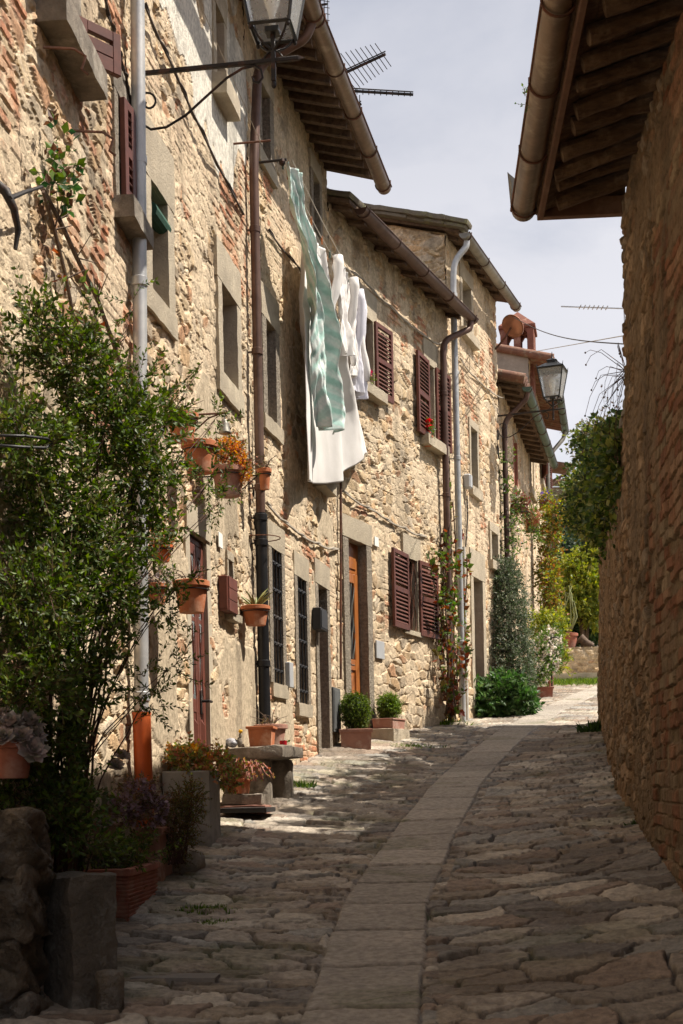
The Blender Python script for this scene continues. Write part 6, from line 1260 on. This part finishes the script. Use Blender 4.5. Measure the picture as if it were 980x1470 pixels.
# ================================================================== far terrace and greenery
t = thing('terrace_wall', 'low stone terrace wall closing the street in the sun', 'wall', (6.5, 30.5, 3.8))
WT = W((4.2, 30.4), (11, 30.4)); part('wall_face', masonry(WT, 0, WT.L, 3.5, 4.58, .03, .02, 83, sc=1.3, deep=1.6, smear=.2, brick=.9, ztop=lambda u: u*0+4.55), M_WALL, t)
mb = MB(); WT.box(mb, 0, WT.L, -.4, -.10, 3.4, 4.50); part('wall_core', mb, M_STONE, t); mb = MB(); WT.rock(mb, .1, WT.L, .0, .5, 3.7, 3.96, 5, .02, .3, 20); part('step', mb, M_STONE, t, auto=50)
mb = MB(); mb.box(np.zeros(3), ex, ey, np.array([0, 0, 1.]), 3, 14, 30.75, 44, 4.2, 4.5); solo('terrace_ground', mb, M_EARTH, 'earth bed behind the low terrace wall', 'ground', (6.5, 34, 4.2), kind='structure')
b_ = at(817, 934, 30.6); b_[2] = 4.53; t = thing('flower_pot', 'round terracotta pot standing on the far terrace wall', 'flower pot', b_); part('pot', pot_mesh(b_, .19, .34), M_TERRAD, t, auto=35); mb = MB()
for k in range(8): rr = random.Random(k); mb.tube([b_+np.array([0, 0, .3]), b_+np.array([rr.uniform(-.2, .2), 0, .7]), b_+np.array([rr.uniform(-.3, .15), 0, 1.0+rr.uniform(0, .5)]), b_+np.array([rr.uniform(-.4, .1), 0, 1.1+rr.uniform(0, .4)])], [.02, .014, .01, .005], 5)
part('stem', mb, mat('pale_green_stem', (.3, .33, .15), bump=0), t, smooth=True)
b_ = at(840, 934, 30.6); b_[2] = 4.53; mb = MB(); mb.tube([b_+np.array([.16, 0, .05]), b_+np.array([.02, 0, .13]), b_+np.array([-.12, 0, .25])], [.07, .08, .10], 14); solo('log', mb, M_BARK, 'short cut log leaning on the far terrace wall', 'log', b_, auto=50)
def tree(label, base, clumps, n, tl, L, pal, seed, name='tree', per=5, tr=.05):
    t = thing(name, label, 'tree', base); fol(t, clumps, n, tl, L, .5, pal, name='crown', seed=seed, per=per, shell=.45, stems=False)
    part('trunk', stems(base, [np.array(c[:3]) for c in clumps for _ in range(2)], tr, seed, .1), M_BARK, t, smooth=True); return t
tree('sunlit yellow-green small tree behind the terrace wall', at(838, 930, 32.5), [cl(838, 830, 32.5, 26, 30, .6), cl(825, 860, 32.3, 20, 26, .5), cl(850, 860, 32.4, 20, 40, .5), cl(845, 805, 32.5, 16, 16, .4), cl(820, 815, 32.6, 12, 16, .4)], 1100, .22, .10, G_YEL, 111)
tree('dark bushy laurel filling the bed under the yellow-green tree', at(828, 925, 33.5), [cl(825, 895, 33.5, 26, 26, .5), cl(850, 890, 33.6, 20, 34, .5), cl(808, 880, 33.6, 14, 30, .5)], 900, .22, .11, G_DARK, 112, 'shrub')
tree('dark conical conifer standing behind the autumn climber', at(812, 900, 35), [cl(812, 840, 35, 18, 50, .5), cl(814, 790, 35, 12, 26, .4), cl(806, 810, 35, 12, 30, .4)], 900, .2, .08, [(.03, .06, .035), (.05, .09, .05), (.10, .13, .09)], 113)
tree('bare brownish tree far behind the terrace', at(835, 900, 42), [cl(830, 760, 42, 26, 40, 1.0), cl(855, 760, 42, 26, 40, 1.0), cl(815, 730, 42, 16, 24, .8)], 900, .5, .10, [(.14, .11, .07), (.10, .09, .05), (.09, .11, .04)], 114, tr=.09)
t = thing('farm_building', 'distant low building with a brown tiled roof glimpsed over the treetops', 'building', at(830, 800, 52)); a_, b2 = at(792, 800, 52), at(900, 800, 52); mb = MB(); mb.box((0, 0, 0), ex, ey, (0, 0, 1.), a_[0], b2[0], 52, 58, 3, at(0, 716, 52)[2]); part('wall', mb, M_PLAST, t)
zr = at(0, 716, 52)[2]; mb = MB(); mb.hexa([(a_[0]-.3, 51.4, zr-.1), (b2[0]+.3, 51.4, zr-.1), (b2[0]+.3, 55, zr+.75), (a_[0]-.3, 55, zr+.75), (a_[0]-.3, 51.4, zr), (b2[0]+.3, 51.4, zr), (b2[0]+.3, 55, zr+.87), (a_[0]-.3, 55, zr+.87)])
for k in range(18): x_ = a_[0]-.2+(b2[0]-a_[0]+.4)*k/17; mb.tube([(x_, 51.35, zr+.02), (x_, 55, zr+.88)], .09, 6)
part('roof', mb, M_TILE, t)
t = thing('tiled_porch', 'small brown roof corner sticking out beyond the farthest house', 'roof', at(800, 690, 34.5)); mb = MB(); c_ = at(796, 668, 34.4); mb.hexa([c_+np.array(q) for q in ((-.6, -.3, .05), (.42, -.3, -.12), (.42, .6, -.12), (-.6, .6, .05), (-.6, -.3, .13), (.42, -.3, -.04), (.42, .6, -.04), (-.6, .6, .13))]); part('roof', mb, M_TILE, t)
mb = MB(); mb.tube([c_+np.array([.4, -.35, -.14]), c_+np.array([.2, -.35, -.3]), c_+np.array([-.4, -.3, -.6])], .035, 6); mb.box(c_, ex, ey, np.array([0, 0, 1.]), -.9, -.3, 0, .5, -4.5, 0); part('bracket', mb, M_BROWNPIPE, t)
solo('grass', (lambda P: leaves(P, np.random.default_rng(3).normal(size=(len(P), 3))*.5+np.array([0, 0, 1.]), .09, .16, G_BOX+[(.2, .28, .05)], seed=3, jit=.5))((lambda r: (lambda x, y: np.stack([x, y, gz(x, y)+.02], 1))(r.normal(size=3500)*.75+4.95, r.normal(size=3500)*.45+29.3))(np.random.default_rng(2))), M_LEAF, 'bright green grass patch before the far terrace', 'grass', (5, 29.3, 3.65), kind='stuff', cname='lc')
rg = np.random.default_rng(8); 
def mossline(label, n, fx, seed):
    r = np.random.default_rng(seed); y = r.uniform(5.5, 18.5, n); y = 5.5+(y-5.5)*r.uniform(.3, 1, n); x = fx(y)+r.normal(size=n)*.10*(.4+.6*np.sin(y*3+seed)**2); P = np.stack([x, y, gz(x, y)+.012], 1)
    solo('grass', leaves(P, r.normal(size=(n, 3))*.8+np.array([0, 0, .8]), .022, .3, G_DARK+[(.12, .12, .05)], seed=seed, jit=.6), M_LEAF, label, 'grass', (fx(10), 10, 1.25), kind='stuff', cname='lc')
mossline('fine weeds and moss along the foot of the right-hand walls', 2500, lambda y: np.where(y < 9.9, 1.62+.06*(y-7), 2.0+.163*(y-9.9)), 1)
# ivy on the garden wall
t = thing('ivy', 'mass of ivy and climbing shrub hanging over the top of the garden wall', 'ivy', WV.p(7, -.1, 4.4))
IC = [cl(868, 700, 17.0, 26, 40, .5), cl(875, 660, 15.5, 24, 34, .5), cl(850, 730, 18.2, 26, 30, .6), cl(880, 740, 16.0, 22, 34, .5), cl(840, 700, 18.8, 18, 22, .5), cl(886, 640, 14.0, 14, 30, .4), cl(890, 780, 15, 10, 20, .3), cl(865, 755, 17.5, 20, 18, .4), cl(888, 668, 11.2, 9, 34, .25), cl(880, 705, 12.3, 12, 34, .3), cl(872, 735, 13.6, 13, 32, .3), cl(864, 752, 15.2, 13, 24, .3), cl(850, 640, 17.5, 18, 20, .4)]
fol(t, IC, 2800, .2, .065, .65, [(.04, .075, .02), (.07, .11, .03), (.03, .05, .015), (.16, .20, .05), (.26, .27, .08), (.10, .14, .04)], seed=121, per=4, shell=.5)
fol(t, [cl(862, 625, 17.0, 20, 14, .4), cl(845, 660, 18.0, 14, 16, .4), cl(885, 615, 15.0, 12, 12, .3)], 60, .3, .05, .4, G_DRY+G_GREY, seed=122, per=4, name='seed_heads')
part('stem', stems(WV.p(6.5, -.2, 4.3), [np.array(c[:3]) for c in IC for _ in range(4)], .02, 3, .1), M_BARK, t, smooth=True)
tree('leafy tree behind the garden wall, mostly hidden by the shaded house', (4.6, 14.0, 1.75), [(y*.215+1.15+dx, y, z+.2, .85, .9, r) for (y, z, r, dx) in ((10.8, 6.0, .9, .1), (11.8, 6.3, 1.0, 0), (12.9, 6.2, 1.1, 0), (14.0, 6.4, 1.0, .1), (15.1, 6.3, 1.1, .1), (16.2, 6.5, 1.0, .2), (17.2, 6.2, .9, .3), (13.5, 5.2, .8, .2), (15.5, 5.3, .8, .3), (11.5, 5.1, .8, .2))], 2000, .3, .14, G_MID, 141, tr=.09)  # crown added out of view behind the house corner, to shade the street
t = thing('dry_plant', 'wiry dry stems with seed heads growing out of the shaded house corner', 'plant', at(897, 540, 10.0)); mb = MB(); r_ = random.Random(15); sd_ = MB()
for k in range(20):
    x1, y1 = r_.uniform(835, 892), r_.uniform(505, 668); b0 = at(898, 535+r_.uniform(-8, 8), 10.0); e1 = at(x1, y1, 10.0+r_.uniform(-.2, .2)); m1 = (b0+e1)/2+np.array([-.03, 0, r_.uniform(.02, .14)]); mb.tube([b0, b0*.4+m1*.6, m1, m1*.4+e1*.6+np.array([-.01, 0, .02]), e1], [.0032, .0025, .002, .0018, .0015], 4); sd_.blob(e1, .007, .007, .008, k, .1, 4)
part('stem', mb, M_TWIG, t); part('seed_heads', sd_, M_TWIG, t)
mb = MB(); mb.tube([WR.p(WR.L-3.15, ov+.165, 5.72), WR.p(WR.L-3.1, ov+.20, 5.8)], .004, 4)
fol_ = thing('weed', 'little weed sprouting from the rim of the brown gutter', 'weeds', WR.p(WR.L-1.55, ov+.17, 5.70)); fol(fol_, [(*WR.p(WR.L-1.55, ov+.17, 5.72), .02, .05, .04)], 12, .05, .02, .6, G_MID, seed=131, per=3)
#@@P3B

# ================================================================== light, sky, view
EL = R(58)
sun = bpy.data.lights.new('sun', 'SUN'); so = bpy.data.objects.new('sun', sun); COL.objects.link(so)
sun.energy = 4.6; sun.angle = R(.6); sun.color = (1.0, .92, .81)
so.rotation_euler = Vector((-math.cos(EL), 0, -math.sin(EL))).to_track_quat('-Z', 'Y').to_euler()
wd = bpy.data.worlds.new('World'); S.world = wd; wd.use_nodes = True; nt = wd.node_tree; nt.nodes.clear()
sk = nt.nodes.new('ShaderNodeTexSky'); sk.sky_type = 'NISHITA'; sk.sun_disc = False; sk.sun_elevation = EL; sk.sun_rotation = R(90); sk.dust_density = 3.0; sk.air_density = 1.0; sk.altitude = 300
tc = N(nt, 'ShaderNodeTexCoord'); mp = N(nt, 'ShaderNodeMapping'); mp.inputs['Scale'].default_value = (1, 1, 2.2); nt.links.new(tc.outputs['Generated'], mp.inputs[0])
n1 = N(nt, 'ShaderNodeTexNoise', Scale=2.6, Detail=7.0, Roughness=.55, Distortion=.3); nt.links.new(mp.outputs[0], n1.inputs['Vector'])
n2 = N(nt, 'ShaderNodeTexNoise', Scale=1.1, Detail=4.0); nt.links.new(mp.outputs[0], n2.inputs['Vector'])
cl = mixc(nt, ramp(nt, n2.outputs[0], .35, .7), (5.4, 5.55, 6.3), (8.2, 8.2, 8.7))
col = mixc(nt, ramp(nt, n1.outputs[0], .15, .55), sk.outputs[0], cl)
bg = nt.nodes.new('ShaderNodeBackground'); nt.links.new(col, bg.inputs[0]); bg.inputs[1].default_value = SKYK
ow = nt.nodes.new('ShaderNodeOutputWorld'); nt.links.new(bg.outputs[0], ow.inputs[0])
S.view_settings.view_transform = 'Standard'; S.view_settings.look = 'None'; S.view_settings.gamma = 1; S.view_settings.use_curve_mapping = False
S.view_settings.exposure = EXPO
S.cycles.max_bounces = 8; S.cycles.diffuse_bounces = 4; S.cycles.transmission_bounces = 6; S.cycles.use_denoising = True
S.cycles.use_adaptive_sampling = True; S.cycles.adaptive_threshold = .02
